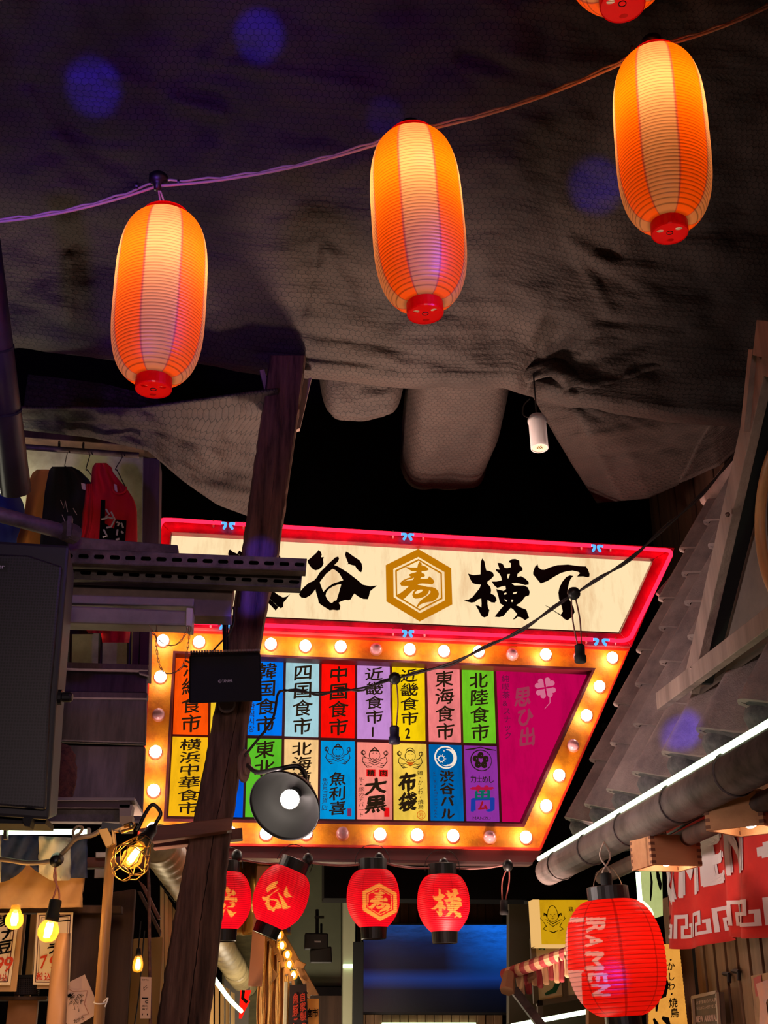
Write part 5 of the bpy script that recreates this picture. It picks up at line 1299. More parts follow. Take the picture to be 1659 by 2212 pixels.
shirt('shirt', 'ochre yellow shirt between the blue and the black one', [(1014, 80, 112), (1022, 70, 130), (1040, 62, 150), (1090, 55, 150), (1120, 52, 140), (1165, 36, 130), (1330, 40, 130)], 5.0, CY, None, ((145, 980), (140, 1005), (120, 1020)), 2)
rs = shirt('shirt', 'black shirt with faint white scrawl hanging left of the red shirt', [(1008, 112, 156), (1016, 106, 172), (1040, 101, 196), (1060, 97, 204), (1110, 92, 206), (1180, 86, 204), (1370, 84, 202)], 4.90, CB, None, ((194, 984), (186, 1012), (200, 1030)), 3, None, (175, 1043, 9, 16))
m = MB()
for p in ([(131, 1080), (138, 1098), (141, 1082), (146, 1106)], [(158, 1098), (166, 1112)], [(134, 1112), (150, 1150)]): m.tube([at(x, y, 4.835) for x, y in p], .0016, 4)
m.build('white_scrawl', K['greyprint'], rs)
rs = shirt('shirt', 'red shirt with a black and white print hanging nearest the corner post', [(1000, 206, 230), (1006, 200, 240), (1020, 198, 244), (1038, 197, 258), (1054, 194, 273), (1080, 190, 290), (1100, 188, 296), (1170, 182, 297), (1250, 196, 292), (1340, 214, 284), (1388, 221, 279)], 4.80, CR_,
      [(1045, 186, 206), (1090, 182, 210), (1105, 178, 214), (1140, 176, 212), (1165, 170, 205), (1330, 172, 226), (1368, 190, 222)], ((264, 988), (250, 1012), (271, 1052)), 4, (257, 1053, 15, 13), (246, 1045, 6, 20))
m = MB(); fy = 4.728
m.prism([at(x, y, fy) for x, y in ((218, 1079), (227, 1080), (226, 1130), (246, 1142), (250, 1122), (273, 1124), (270, 1172), (214, 1172))], (0, .006, 0)); m.build('black_print', K['ink'], rs)
m = MB()
for p in ([(229, 1100), (236, 1112), (228, 1116), (244, 1120)], [(240, 1106), (248, 1122), (240, 1138), (230, 1140)], [(219, 1122), (232, 1119)], [(224, 1144), (231, 1158), (222, 1160)], [(252, 1128), (258, 1130), (254, 1136)], [(254, 1144), (252, 1156)], [(262, 1130), (266, 1140)], [(262, 1148), (266, 1152)], [(250, 1166), (258, 1164)]):
    m.tube([at(x, y, fy-.004) for x, y in p], .0042, 6)
m.build('white_brush_print', K['greyprint'], rs)

# dark duct pipe at the left edge
dp = thing('downpipe', 'thick dark pipe running up the left edge in front of the blue shirt', 'pipe', at(30, 1062, 4.2))
m = MB(); A, B = at(34, 1062, 4.2), at(-48, 430, 3.4); m.tube([A, B], .056, 20); m.build('pipe', M('dark_grey_pipe', rgb(60, 50, 52), .4, .1, rgb(40, 32, 36), 6), dp, True)
for t in (.30, .52):
    p = A.lerp(B, t); m = MB(); m.lathe(p, B-A, [(.056, -.004), (.0595, -.004), (.0595, .004), (.056, .004)], 20); m.build('pipe_joint', K['blackmat'], dp)

# scaffold pipe and slotted steel beams
sp2 = thing('scaffold_pipe', 'dusty scaffold pipe sloping down to a clamp above the big loudspeaker', 'pipe', at(60, 1120, 3.7))
m = MB(); m.tube([at(-140, 1078, 3.65), at(0, 1112, 3.7), at(148, 1152, 3.75)], .025, 16); m.build('pipe', K['steel'], sp2, True)
m = MB(); m.tube([at(140, 1146, 3.72), at(160, 1155, 3.76)], .033, 12); m.bar(at(150, 1162, 3.72), at(152, 1118, 3.72), .014, .03); m.build('clamp', K['steel'], sp2)
fb = MB(); fb.qb(((146, 1158), (384, 1177), (385, 1200), (146, 1190)), 3.85, .06); fb.build('square_tube', K['steel'], None, label='short square steel tube lying on the slotted beams', cat='beam', bevel=.003)
def slotted(q, Y, label):
    t = thing('slotted_beam', label, 'beam', at(q[3][0], q[3][1], Y), 'slotted steel channels')
    P = [at(x, y, Y) for x, y in q]; fn = Sheet(P, 0)
    holes = []
    n = int((q[1][0]-q[0][0])/33)
    for i in range(n):
        u0 = (i+.22)/n; u1 = (i+.88)/n; c = .52; r = .17; ru = (u1-u0)*.18
        holes.append([(u0+ru*(1-math.cos(a)), c-r*math.sin(a)) for a in np.linspace(-math.pi/2, math.pi/2, 7)][::1]+[(u1-ru*(1-math.cos(a)), c-r*math.sin(a)) for a in np.linspace(math.pi/2, -math.pi/2, 7)])
    m = MB(); poly_holes(m, [(0, 0), (1, 0), (1, 1), (0, 1)], holes, lambda u, v: fn(u, v)); m.build('slotted_face', K['steel'], t, solid=.004)
    m = MB(); d = Vector((0, .055, 0)); m.add([P[3], P[2], P[2]+d, P[3]+d], [(0, 1, 2, 3)]); m.add([P[0], P[1], P[1]+d, P[0]+d], [(0, 1, 2, 3)]); m.build('flange', K['steel'], t, solid=.004)
    m = MB(); m.add([p+d*.9 for p in P], [(0, 1, 2, 3)]); m.build('back_web', K['blackmat'], t, solid=.003)
slotted([(60, 1182), (663, 1208), (661, 1232), (60, 1212)], 3.85, 'upper slotted steel beam crossing in front of the white name board')
slotted([(60, 1216), (652, 1246), (650, 1269), (60, 1246)], 3.95, 'lower slotted steel beam crossing in front of the white name board')
mb = MB(); mb.qb(((130, 1252), (506, 1264), (499, 1308), (500, 1332), (420, 1330), (130, 1290)), 4.05, .10); mb.build('mounting_board', M('brown_grey_board', rgb(120, 96, 84), .7, 0, rgb(84, 66, 60), 6), None, label='brown-grey board under the slotted beams holding the speaker rod', cat='board', bevel=.003)
lf_ = thing('batten_light', 'unlit grey batten light fitting under the mounting board', 'lamp', at(280, 1350, 3.95))
m = MB(); m.qb(((130, 1284), (420, 1292), (418, 1310), (130, 1302)), 3.95, .08); m.build('housing', K['greymetal'], lf_, bevel=.004)
m = MB(); m.qb(((130, 1306), (404, 1318), (416, 1322), (414, 1352), (130, 1344)), 3.92, .09); m.build('reflector', K['greymetal'], lf_, bevel=.008)
m = MB(); m.qb(((402, 1312), (417, 1313), (415, 1354), (401, 1352)), 3.91, .10); m.build('end_cap', M('end_cap_grey', rgb(170, 160, 158), .4), lf_, bevel=.004)
# chain hanging from the fitting
chn = thing('bead_chain', 'thin chain looped under the batten light across the marquee corner', 'chain', at(370, 1480, 3.9))
m = MB()
def links(ps, m):
    P = smoothpath([at(x, y, 3.9) for x, y in ps], 10); d = 0; lastp = None; k = 0
    acc = [P[0]]
    for p in P[1:]:
        if (p-acc[-1]).length > .0115: acc.append(p)
    for i in range(len(acc)-1):
        a, b = acc[i], acc[i+1]; e = (b-a)*.12; s = Vector((.0028, 0, 0)) if i % 2 else Vector((0, .0028, 0))
        m.tube([a-e+s, b+e+s, b+e-s, a-e-s], .0011, 5, closed=True)
links([(323, 1352), (338, 1378), (362, 1394), (385, 1390), (402, 1366), (409, 1345)], m)
links([(338, 1352), (338, 1400), (346, 1440), (362, 1456), (388, 1446), (400, 1426), (408, 1380), (409, 1348)], m)
m.build('links', K['chain'], chn)

# big stage loudspeaker
pa_ = thing('stage_loudspeaker', 'big dark loudspeaker with a perforated front at the left edge', 'speaker', at(20, 1765, 3.1))
LYs = 3.05
m = MB(); q = [(-150, 1160), (150, 1178), (122, 1520), (106, 1772), (-150, 1752)]; m.prism([at(x, y, LYs) for x, y in q], (at(150, 1700, 1)-EYE)*.42+Vector((.015, 0, .0))); m.build('cabinet', M('purple_black_cabinet', rgb(22, 18, 26), .6), pa_, bevel=.008)
def grille():
    m, nt, ns, ls = nodes('perforated_grille'); b = bsdf(ns); b.inputs['Roughness'].default_value = .5
    v = ns.new('ShaderNodeTexVoronoi'); v.inputs['Scale'].default_value = 140; v.inputs['Randomness'].default_value = .15
    ls.new(coords(ns, ls, (1, 1, .87)), v.inputs['Vector'])
    r = ns.new('ShaderNodeMapRange'); r.inputs[1].default_value = .34; r.inputs[2].default_value = .42; ls.new(v.outputs['Distance'], r.inputs[0])
    ls.new(mixc(ns, ls, r.outputs[0], rgb(4, 3, 5), rgb(32, 26, 35)), b.inputs['Base Color']); return m
m = MB(); m.prism([at(x, y, LYs-.02) for x, y in ((-150, 1190), (60, 1198), (134, 1222), (108, 1500), (98, 1748), (-150, 1730))], (0, .02, 0)); m.build('grille', grille(), pa_, bevel=.006)
fn = Sheet([at(x, y, LYs-.021) for x, y in ((-40, 1216), (15, 1219), (14, 1232), (-40, 1229))], .002); m = MB(); line(m, 'Pioneer', fn, .05, .92, .1, .8, .02); m.build('badge', M('badge_silver', rgb(190, 180, 190), .4), pa_)
m = MB(); m.prism([at(x, y, LYs-.0205) for x, y in ((-40, 1212), (17, 1216), (15, 1236), (-40, 1232))], (0, .004, 0)); m.build('badge_plate', K['black'], pa_)
m = MB(); m.lathe(at(118, 1506, 3.10), RGT, [(.020, 0), (.020, .02), (.013, .022), (.013, .040), (.009, .046)], 12); m.build('side_knob', K['black'], pa_)
m = MB(); m.qb(((-150, 1758), (100, 1768), (98, 1780), (-150, 1776)), 3.08, .12); m.qb(((48, 1766), (70, 1767), (64, 1786), (52, 1784)), 3.04, .05); m.build('bracket', K['blackmat'], pa_)
# furry thing and shelf
mb = MB()
C = at(118, 1680, 4.6)
for i in range(1): mb.ball(C, .085, 40, sc=(.95, .8, 1.55))
mb.v = [v+(v-C).normalized()*(.012*nz(v.x*30, v.y*30, v.z*30)+.008*nz(v.x*90, v.z*90, 3)) - Vector((0, .018*math.exp(-((v-C).x/.02)**2), 0))*-1 for v in mb.v]
mb.build('furry_cushion', M('brown_fur', rgb(130, 76, 54), .95, 0, rgb(84, 46, 34), 50, (1, 1, 1), .9, 160), None, True, label='brown furry lump on the shelf, half behind the big loudspeaker', cat='soft toy')
sh = thing('steel_shelf', 'dark steel channel shelf under the big loudspeaker', 'shelf', at(200, 1800, 4.5))
m = MB(); m.qb(((60, 1722), (291, 1723), (290, 1729), (60, 1729)), 4.4, .35); m.build('top_plate', M('shelf_edge', rgb(128, 112, 104), .5), sh)
m = MB(); m.qb(((60, 1729), (282, 1729), (280, 1745), (60, 1744)), 4.42, .05); m.build('red_band', M('dark_red_band', rgb(60, 30, 34), .6), sh)
m = MB(); m.qb(((60, 1745), (262, 1746), (258, 1775), (60, 1774)), 4.46, .06); m.build('channel', K['steel'], sh)
m = MB(); m.qb(((258, 1738), (286, 1738), (282, 1768), (258, 1768)), 4.42, .08); m.build('end_box', M('beige_box', rgb(150, 130, 110), .6), sh)
m = MB(); m.qb(((258, 1762), (287, 1762), (284, 1796), (258, 1796)), 4.38, .06); m.build('beige_block', M('beige_block', rgb(176, 150, 104), .6), sh)

# lower left stall
lt = thing('led_tube_light', 'white LED tube over the striped valance at the lower left', 'LED light', at(90, 1798, 3.5))
m = MB(); m.tube([at(-150, 1797, 3.5), at(194, 1797, 3.55)], .0078, 10); m.build('tube', K['led'], lt, True)
m = MB(); m.qb(((8, 1788), (14, 1788), (14, 1812), (6, 1812)), 3.48, .03); m.qb(((188, 1788), (194, 1788), (194, 1804), (188, 1804)), 3.52, .03); m.build('holder', K['greymetal'], lt)
vl = thing('striped_valance', 'navy and white scalloped valance hanging over the canvas canopy', 'valance', at(90, 1905, 3.65))
def vbot(px):
    a = 1906-((px+6)/70.0)**2*46 if px < 58 else None
    if px < 58: return a
    u = (px-58)/130.0; return 1856+46*min(1, (u*2.4))**.6 - (6 if px > 150 else 0)
for x0, x1, k in ((-130, -60, 'white'), (-60, 2, 'white'), (2, 83, 'navy'), (83, 153, 'white'), (153, 188, 'navy')):
    m = MB(); n = 14; rows = []
    for j in range(9):
        r = []
        for i in range(n+1):
            px = x0+(x1-x0)*i/n; yb = vbot(px); yt = 1802+(px*.05); y = yt+(yb-yt)*j/8
            r.append(at(px, y, 3.66+.018*math.sin(px/11)+.012*math.sin(px/5+y/9)))
        rows.append(r)
    m.grid(rows); m.build('cloth_stripe', K[k], vl, True, solid=.004)
cn = MB(); rows = []
for j in range(12):
    r = []
    for i in range(41):
        px = -150+335*i/40; yt = 1850+(0 if px < 100 else (px-100)*.15); yb = 1961-(px-100)*.02; y = yt+(yb-yt)*j/11
        r.append(at(px-(j*.9 if i == 40 else 0), y, 3.74+.03*math.sin(px/60)+.008*math.sin(px/9+y/13)-.02*j/11))
    rows.append(r)
cn.grid(rows); cn.build('canvas_canopy', K['canvas'], None, True, solid=.006, label='beige canvas canopy glowing in bulb light below the striped valance', cat='canopy')
cb = thing('bulb_string', 'pale cable with black round socket and two glowing filament bulbs at the lower left', 'lights', at(110, 1990, 3.45))
m = MB(); m.tube(smoothpath([at(-150, 1846, 3.45), at(0, 1856, 3.45), at(60, 1864, 3.45), at(112, 1859, 3.45), at(140, 1838, 3.44), at(165, 1812, 3.42), at(200, 1804, 3.42), at(222, 1790, 3.42)], 8), .0065, 8)
m.tube(smoothpath([at(160, 1812, 3.42), at(158, 1796, 3.43), at(168, 1785, 3.43), at(178, 1788, 3.43), at(172, 1800, 3.42), at(160, 1806, 3.42)], 6), .004, 6); m.build('cable', M('khaki_cable', rgb(150, 126, 96), .4), cb, True)
m = MB(); j = at(121, 1859, 3.43); m.lathe(j, Vector((0, -.9, -.3)), [(.0, -.02), (.018, -.018), (.0165, .004), (.014, .016), (.0, .018)], 20); m.build('round_socket', K['black'], cb, True)
def edison(cx, cy, Y, r, ax, parent_name='bulb'):
    c = at(cx, cy, Y); m = MB()
    m.lathe(c, ax, [(0, -r), (r*.5, -r*.87), (r*.87, -r*.5), (r, 0), (r*.9, r*.45), (r*.66, r*.85), (r*.5, r*1.25), (r*.45, r*1.6)], 24, cap=False); b = m.build('bulb_glass', K['bulbglass'], cb, True)
    m = MB()
    for k in range(4):
        a = k*math.pi/2+.4; d = Vector((math.cos(a), math.sin(a), 0))*r*.18; m.tube([c+d-ax*r*.55, c+d*1.3+ax*r*.7], r*.11, 6)
    m.build('filament', K['fil'], b); light('bulb_lamp', 'POINT', c, 2.4, (1, .60, .24), .012); return c
U = Vector((0, 0, 1))
edison(104, 2012, 3.43, .0285, (U+RGT*.18).normalized()); edison(31, 1988, 3.5, .0245, U)
m = MB(); sk = at(114, 1976, 3.43); a_ = (U+RGT*.12).normalized(); m.lathe(sk-a_*.018, a_, [(.0155, 0), (.0185, .002), (.0185, .022), (.016, .024), (.0165, .05), (.015, .056), (.006, .058)], 18); m.build('lamp_socket', K['blackmat'], cb, True)
m = MB()
for d in (-.006, .006): m.tube(smoothpath([j+Vector((d*.4, 0, -.01)), at(119, 1895, 3.43)+Vector((-d*.5, 0, 0)), sk+a_*.045+Vector((d*.6, 0, .02)), sk+a_*.036+Vector((d*1.6, 0, 0))], 6), .0026, 6)
m.build('drop_wire', M('copper_wire', rgb(190, 110, 80), .4), cb, True)

# wooden pole, clamp lamp with cage
pl = thing('wooden_pole', 'smooth round wooden pole carrying the caged clamp lamp', 'pole', at(214, 2330, 3.5))
m = MB(); m.tube([at(206, 2330, 3.5), at(219, 2130, 3.5), at(229, 1990, 3.5), at(240, 1822, 3.5)], [.0145*1.0, .0145, .0138, .0130], 18); m.build('shaft', K['polewood'], pl, True)
m = MB(); p = at(216, 2165, 3.5); m.tube([p+Vector((.0155*math.cos(a), .0155*math.sin(a), .004*math.sin(a))) for a in [k*.4 for k in range(16)]], .0018, 5, closed=True); m.tube(smoothpath([p+Vector((.01, -.013, 0)), p+Vector((.022, -.018, .01)), p+Vector((.016, -.018, -.012))], 4), .0018, 5); m.build('cable_tie', K['pearl'], pl)
cl = thing('clamp_lamp', 'brass clamp lamp with a wire cage and glowing filament bulb on the wooden pole', 'lamp', at(275, 1850, 3.4))
hd = at(326, 1795, 3.42); bb = at(286, 1852, 3.36); axc = (bb-hd).normalized()
m = MB(); m.lathe(hd, axc, [(.0, -.018), (.0095, -.018), (.0135, -.012), (.0165, 0), (.0165, .02), (.0185, .022), (.0185, .030), (.022, .034), (.0225, .046)], 20, cap=False); so = m.build('lamp_socket', K['black'], cl, True)
m = MB(); r = .0275; m.lathe(bb, axc, [(.012, -.05), (.014, -.036), (r*.8, -.018), (r, 0), (r*.86, .016), (r*.5, .025), (0, .029)], 24, cap=False); g = m.build('bulb_glass', K['bulbglass'], cl, True)
m = MB(); u = axc.cross(Vector((0, 1, 0))).normalized(); v = axc.cross(u)
for k in range(4):
    a = k*math.pi/2+.3; d = (u*math.cos(a)+v*math.sin(a))*.005; m.tube([bb+d-axc*.03, bb+d*1.3+axc*.012], .0032, 6)
m.build('filament', K['fil'], g); light('bulb_lamp', 'POINT', bb-axc*.004, 1.8, (1, .62, .26), .012)
m = MB(); o = hd+axc*.04
def cg(a, h, r): return o+axc*h+(u*math.cos(a)+v*math.sin(a))*r
for k in range(8):
    a = k*math.pi/4; m.tube([cg(a, 0, .021), cg(a+.1, .030, .034), cg(a+.39, .075, .052), cg(a+.2, .102, .046), cg(a+.39, .125, .026)], .0016, 5)
    m.tube([cg(a+.39, .075, .052), cg(a-.39+math.pi/4*0, .050, .043)], .0014, 5)
for h, r in ((.0, .021), (.075, .052), (.125, .026)):
    m.tube([cg(k*math.pi/12, h, r) for k in range(24)], .0016, 5, closed=True)
m.build('wire_cage', K['brass'], cl, True)
m = MB(); m.qb(((211, 1792), (232, 1788), (248, 1822), (229, 1831)), 3.36, .012); m.qb(((240, 1788), (248, 1800), (250, 1824), (243, 1822)), 3.35, .02)
m.qb(((244, 1800), (285, 1788), (292, 1776), (290, 1776), (264, 1785), (244, 1792)), 3.37, .012)
m.tube([at(268, 1784, 3.36), at(284, 1778, 3.36), at(290, 1783, 3.37), at(286, 1790, 3.36), at(262, 1797, 3.36)], .005, 6); m.build('spring_clamp', K['brass'], cl, bevel=.001)
m = MB(); m.lathe(at(284, 1782, 3.35), Vector((0, -1, 0)), [(.006, 0), (.006, .008), (.003, .012)], 10); m.bar(at(220, 1785, 3.38), at(262, 1790, 3.38), .02, .02); m.build('pivot', K['black'], cl)
m = MB(); m.tube(smoothpath([hd-axc*.016, at(338, 1776, 3.42), at(347, 1756, 3.42), at(330, 1738, 3.42), at(314, 1757, 3.41), at(300, 1786, 3.4), at(295, 1795, 3.4)], 8), .0052, 8); m.build('cable', K['black'], cl, True)

# back wall panels of the stall
def panel(name, label, q, Y, d, mat, cat, bev=.003):
    m = MB(); m.qb(q, Y, d)
    if max(y for x, y in q) >= 2200:  # runs down to the floor below the picture
        zs = sorted(v.z for v in m.v); lo = [v for v in m.v if v.z < zs[0]+.12]
        for v in lo: v.z = 0
    return m.build(name, mat, None, label=label, cat=cat, bevel=bev)
panel('dark_wall_board', 'dark upright board between the rolled plastic and the wooden pole', ((150, 1955), (222, 1955), (200, 2260), (140, 2260)), 4.0, .05, K['darkwood'], 'board')
panel('dark_wall_board', 'dark upright board right of the wooden pole', ((224, 1930), (292, 1920), (278, 2260), (205, 2260)), 4.15, .05, K['darkwood'], 'board')
panel('stall_beam', 'short orange-brown beam behind the caged lamp', ((180, 1852), (322, 1848), (320, 1872), (180, 1874)), 3.95, .06, K['beamwood'], 'beam')
panel('stall_beam', 'dark beam over the hanging menu sheets', ((-150, 1955), (262, 1956), (262, 1973), (-150, 1971)), 3.92, .06, K['darkwood'], 'beam')
panel('beige_partition', 'warm beige panel behind the small hanging bulb', ((288, 2028), (352, 2024), (350, 2260), (280, 2260)), 6.0, .04, M('warm_beige_panel', rgb(170, 128, 70), .8), 'panel')
bk = thing('bolted_plate', 'two steel angle plates bolted by the caged lamp', 'bracket', at(215, 1880, 3.85))
for q in (((206, 1840), (232, 1840), (232, 1852), (206, 1853)), ((204, 1876), (230, 1876), (228, 1896), (203, 1897))):
    m = MB(); m.qb(q, 3.9, .012); m.build('plate', M('zinc_plate', rgb(150, 138, 124), .4, .6), bk, bevel=.002)
# menus
def menu(label, q, Y, red, blacks):
    t = thing('menu_sheet', label, 'menu', at(q[3][0], q[3][1], Y), 'hanging paper menus')
    m = MB(); m.prism([at(x, y, Y) for x, y in q], (0, .004, 0)); m.build('sheet', K['paper'], t)
    fn = Sheet([at(x, y, Y) for x, y in q], .002); asp = (q[3][1]-q[0][1])/(q[1][0]-q[0][0])
    m = MB()
    for e, w in ((.07, .022), (.13, .010)):
        ea = e/asp
        for a, b in (((e, ea), (1-e, ea)), ((1-e, ea), (1-e, 1-ea)), ((1-e, 1-ea), (e, 1-ea)), ((e, 1-ea), (e, ea))):
            if abs(a[0]-b[0]) > 1e-6: m.add([fn(a[0], a[1]-w/asp/2), fn(b[0], b[1]-w/asp/2), fn(b[0], b[1]+w/asp/2), fn(a[0], a[1]+w/asp/2)], [(0, 1, 2, 3)])
            else: m.add([fn(a[0]-w/2, a[1]), fn(a[0]+w/2, a[1]), fn(b[0]+w/2, b[1]), fn(b[0]-w/2, b[1])], [(0, 1, 2, 3)])
    m.build('border_lines', M('maroon_line', rgb(84, 30, 20), .8), t)
    m = MB()
    for ch, a, b, c, d in blacks: put_glyph(m, ch, fn, a, b, c, d, .03, 0, .2)
    m.build('black_writing', K['ink'], t)
    m = MB()
    for ch, a, b, c, d in red: put_glyph(m, ch, fn, a, b, c, d, .015, 0, .15, True)
    m.build('red_price', M('red_orange_ink', rgb(214, 60, 16), .8), t)
menu('paper menu with red price at the far left, behind the small bulb', [(-62, 1972), (42, 1972), (22, 2128), (-72, 2128)], 3.84, [('7', .36, .60, .58, .82), ('9', .62, .62, .8, .8), ('9', .80, .61, 1.0, .82), ('税', .66, .85, .78, .94), ('込', .8, .85, .92, .94)], [('揚', .45, .02, .98, .2), ('げ', .5, .2, .95, .38), ('豆', .6, .38, .95, .58)])
menu('paper menu partly behind the rolled plastic sheet, red price on it', [(80, 1972), (158, 1971), (150, 2128), (71, 2127)], 3.84, [('7', .16, .60, .36, .78), ('9', .42, .60, .62, .78), ('税', .08, .83, .26, .94), ('込', .30, .83, .48, .94)], [('二', .48, .03, .98, .14), ('う', .3, .42, .62, .58)])
for q, lab in (((( -60, 1980), (52, 1974), (35, 2142), (-70, 2142)), 'second sheet showing behind the far left paper menu'), (((86, 1978), (120, 1978), (112, 2136), (79, 2136)), 'second sheet showing below the menu with the rolled plastic')):
    m = MB(); m.qb(q, 3.87, .004); m.build('backing_sheet', M('tan_sheet', rgb(196, 150, 100), .8) if 'ts' not in K else K['ts'], None, label=lab, cat='paper')
pr = MB(); rows = []
for j in range(14):
    y = 2016+(2260-2016)*j/13; xl = interp([2016, 2060, 2130, 2212, 2260], [124, 114, 106, 100, 96], y); xr = interp([2016, 2060, 2130, 2212, 2260], [152, 151, 147, 143, 140], y); r = []
    for k in range(25):
        a = 2*math.pi*k/24; r.append(at((xl+xr)/2-(xr-xl)/2*math.cos(a), y, 3.72-.03*math.sin(a)+.003*math.sin(3*a+y/30)))
    rows.append(r)
pr.grid(rows); pr.f += [list(range(24)), [13*25+k for k in range(24)][::-1]]; pr.mi += [0, 0]
pr.build('rolled_sheet', M('beige_vinyl', rgb(206, 152, 112), .5), None, True, label='rolled-up beige plastic sheet hanging beside the drawing card', cat='sheet')
cd = thing('drawing_card', 'tilted white card with a line drawing pinned on the dark board', 'card', at(172, 2230, 3.92))
q = [(146, 2123), (183, 2105), (207, 2160), (204, 2194), (150, 2225), (139, 2200)]
m = MB(); m.prism([at(x, y, 3.92) for x, y in q], (0, .004, 0)); m.build('sheet', M('pinkish_card', rgb(228, 186, 164), .8), cd)
m = MB(); f2 = lambda u, v: at(u, v, 3.914)
ribbon(m, [(148, 2136), (157, 2141), (189, 2140), (182, 2168), (192, 2190), (176, 2194)], 1.8, f2); m.build('star_outline', M('tan_outline', rgb(176, 110, 90), .8), cd)
m = MB(); rn = random.Random(3)
for k in range(16):
    cx, cy = 148+rn.random()*30, 2148+rn.random()*34; ribbon(m, [(cx+rn.uniform(-7, 7), cy+rn.uniform(-7, 7)) for _ in range(5)], .9, f2)
m.add([f2(145, 2149), f2(152, 2146), f2(156, 2151), f2(147, 2155)], [(0, 1, 2, 3)])
fnc = Sheet([f2(158, 2203), f2(180, 2194), f2(183, 2201), f2(161, 2211)], 0)
line(m, 'たから', fnc, 0, 1, 0, 1, .02); m.build('line_drawing', K['ink'], cd)
# shelf items under the menus
bs2 = thing('wire_basket', 'black mesh basket on the shelf under the menus', 'basket', at(50, 2148, 4.2))
m = MB()
for i in range(13): m.tube([at(33+i*4, 2108, 4.2), at(34+i*3.9, 2148, 4.2)], .0016, 4)
for i in range(10): m.tube([at(31, 2108+i*4.4, 4.2), at(84, 2107+i*4.4, 4.2)], .0016, 4)
m.build('mesh', K['steel'], bs2)
m = MB(); m.qb(((28, 2106), (86, 2105), (85, 2112), (29, 2113)), 4.19, .08); m.qb(((34, 2112), (84, 2112), (82, 2150), (36, 2150)), 4.3, .02); m.build('rim', K['blackmat'], bs2)
panel('stall_shelf', 'dark shelf edge under the black mesh basket', ((-150, 2152), (102, 2152), (101, 2160), (-150, 2160)), 4.1, .3, K['darkwood'], 'shelf')
panel('plywood_board', 'light plywood board under the stall shelf', ((18, 2160), (82, 2160), (76, 2260), (12, 2260)), 4.2, .03, M('plywood', rgb(170, 112, 62), .7, 0, rgb(146, 92, 48), 5), 'board')
panel('inner_slat', 'yellowish slat behind the menus, left of the other', ((46, 1975), (56, 1975), (53, 2260), (42, 2260)), 4.4, .02, M('yellow_slat', rgb(176, 140, 74), .7), 'slat')
panel('inner_slat', 'yellowish slat behind the menus, right of the other', ((66, 1975), (80, 1975), (76, 2260), (61, 2260)), 4.4, .02, M('yellow_slat2', rgb(190, 150, 74), .7), 'slat')  # slightly lighter tone than the left slat

# thin bamboo stick with a paper strip
bm = thing('thin_pole', 'thin mottled stick with a paper strip beside the leaning post', 'pole', at(322, 2300, 4.1))
m = MB(); m.tube(smoothpath([at(314, 1872, 4.1), at(321, 1900, 4.1), at(323, 2060, 4.1), at(325, 2200, 4.1), at(326, 2320, 4.1)], 6), .0052, 8); m.build('stick', M('mottled_bamboo', rgb(120, 70, 56), .6, 0, rgb(60, 30, 28), 60), bm, True)
m = MB(); q = [(304, 2110), (327, 2111), (325, 2200), (303, 2200)]; m.prism([at(x, y, 4.07) for x, y in q], (0, .003, 0)); st_ = m.build('paper_strip', M('pink_paper', rgb(206, 166, 146), .8), bm)
fn = Sheet([at(x, y, 4.07) for x, y in q], .002); m = MB()
for k, (a, b) in enumerate(((.05, .09), (.50, .53), (.68, .73), (.76, .80), (.88, .93))): line(m, ('おすすめ', 'ー', '席札', '横丁', '・・')[k], fn, .15, .75, a, b, .0)
ribbon(m, [(.3, .28), (.6, .20)], .08, fn, 0, 3); ribbon(m, [(.3, .33), (.65, .25)], .06, fn, 0, 3); ribbon(m, [(.25, .24), (.35, .34)], .06, fn, 0, 3); line(m, 'C', fn, .45, .75, .56, .64, .03); m.build('writing', K['ink'], st_)
hb = thing('hanging_bulb', 'small glowing bulb on a black cord in front of the warm beige panel', 'lamp', at(298, 2090, 5.2))
m = MB(); m.tube([at(304, 1990, 5.2), at(299, 2052, 5.2)], .003, 6); m.tube(smoothpath([at(312, 2010, 5.2), at(306, 2080, 5.2), at(300, 2150, 5.2), at(288, 2230, 5.2)], 6), .003, 6); m.lathe(at(299, 2060, 5.2), U, [(.012, -.012), (.008, .02)], 12); m.build('cord', K['black'], hb, True)
m = MB(); c = at(298, 2084, 5.2); m.lathe(c, U, [(0, -.03), (.016, -.024), (.022, -.008), (.02, .012), (.012, .036)], 18, cap=False); g = m.build('bulb_glass', K['bulbglass'], hb, True); m = MB(); m.tube([c-U*.014, c+U*.02], .007, 8); m.build('filament', K['fil'], g)
light('bulb_lamp', 'POINT', c, .9, (1, .65, .25), .012)

# inner stalls seen to the left of the centre
panel('roof_brace', 'sloping brown roof timber of the inner stall, upper one', ((298, 1900), (312, 1912), (347, 1984), (340, 1986)), 5.2, .05, K['beamwood'], 'timber')
panel('roof_brace', 'sloping dark roof timber of the inner stall, lower one', ((296, 1925), (304, 1925), (347, 2010), (345, 2022)), 5.3, .05, K['darkwood'], 'timber')
scr = thing('slatted_screen', 'cream upright slatted screen left of the leaning post', 'screen', at(355, 2600, 6.3)); slm = M('cream_slats', rgb(190, 160, 104), .7)
for i, (x, y) in enumerate(((346, 1912), (355, 1926), (364, 1942), (373, 1958))):
    mb = MB(); mb.qb(((x, y), (x+7.5, y+10), (x+6, 2600), (x-1, 2600)), 6.2+.1*i, .02); mb.build('slat', slm, scr)
mb = MB(); mb.qb(((326, 1838), (430, 1960), (430, 2010), (346, 1912)), 6.42, .1); mb.build('dark_eave', K['blackmat'], None, label='black sloping eave above the cream slatted screen', cat='eave')
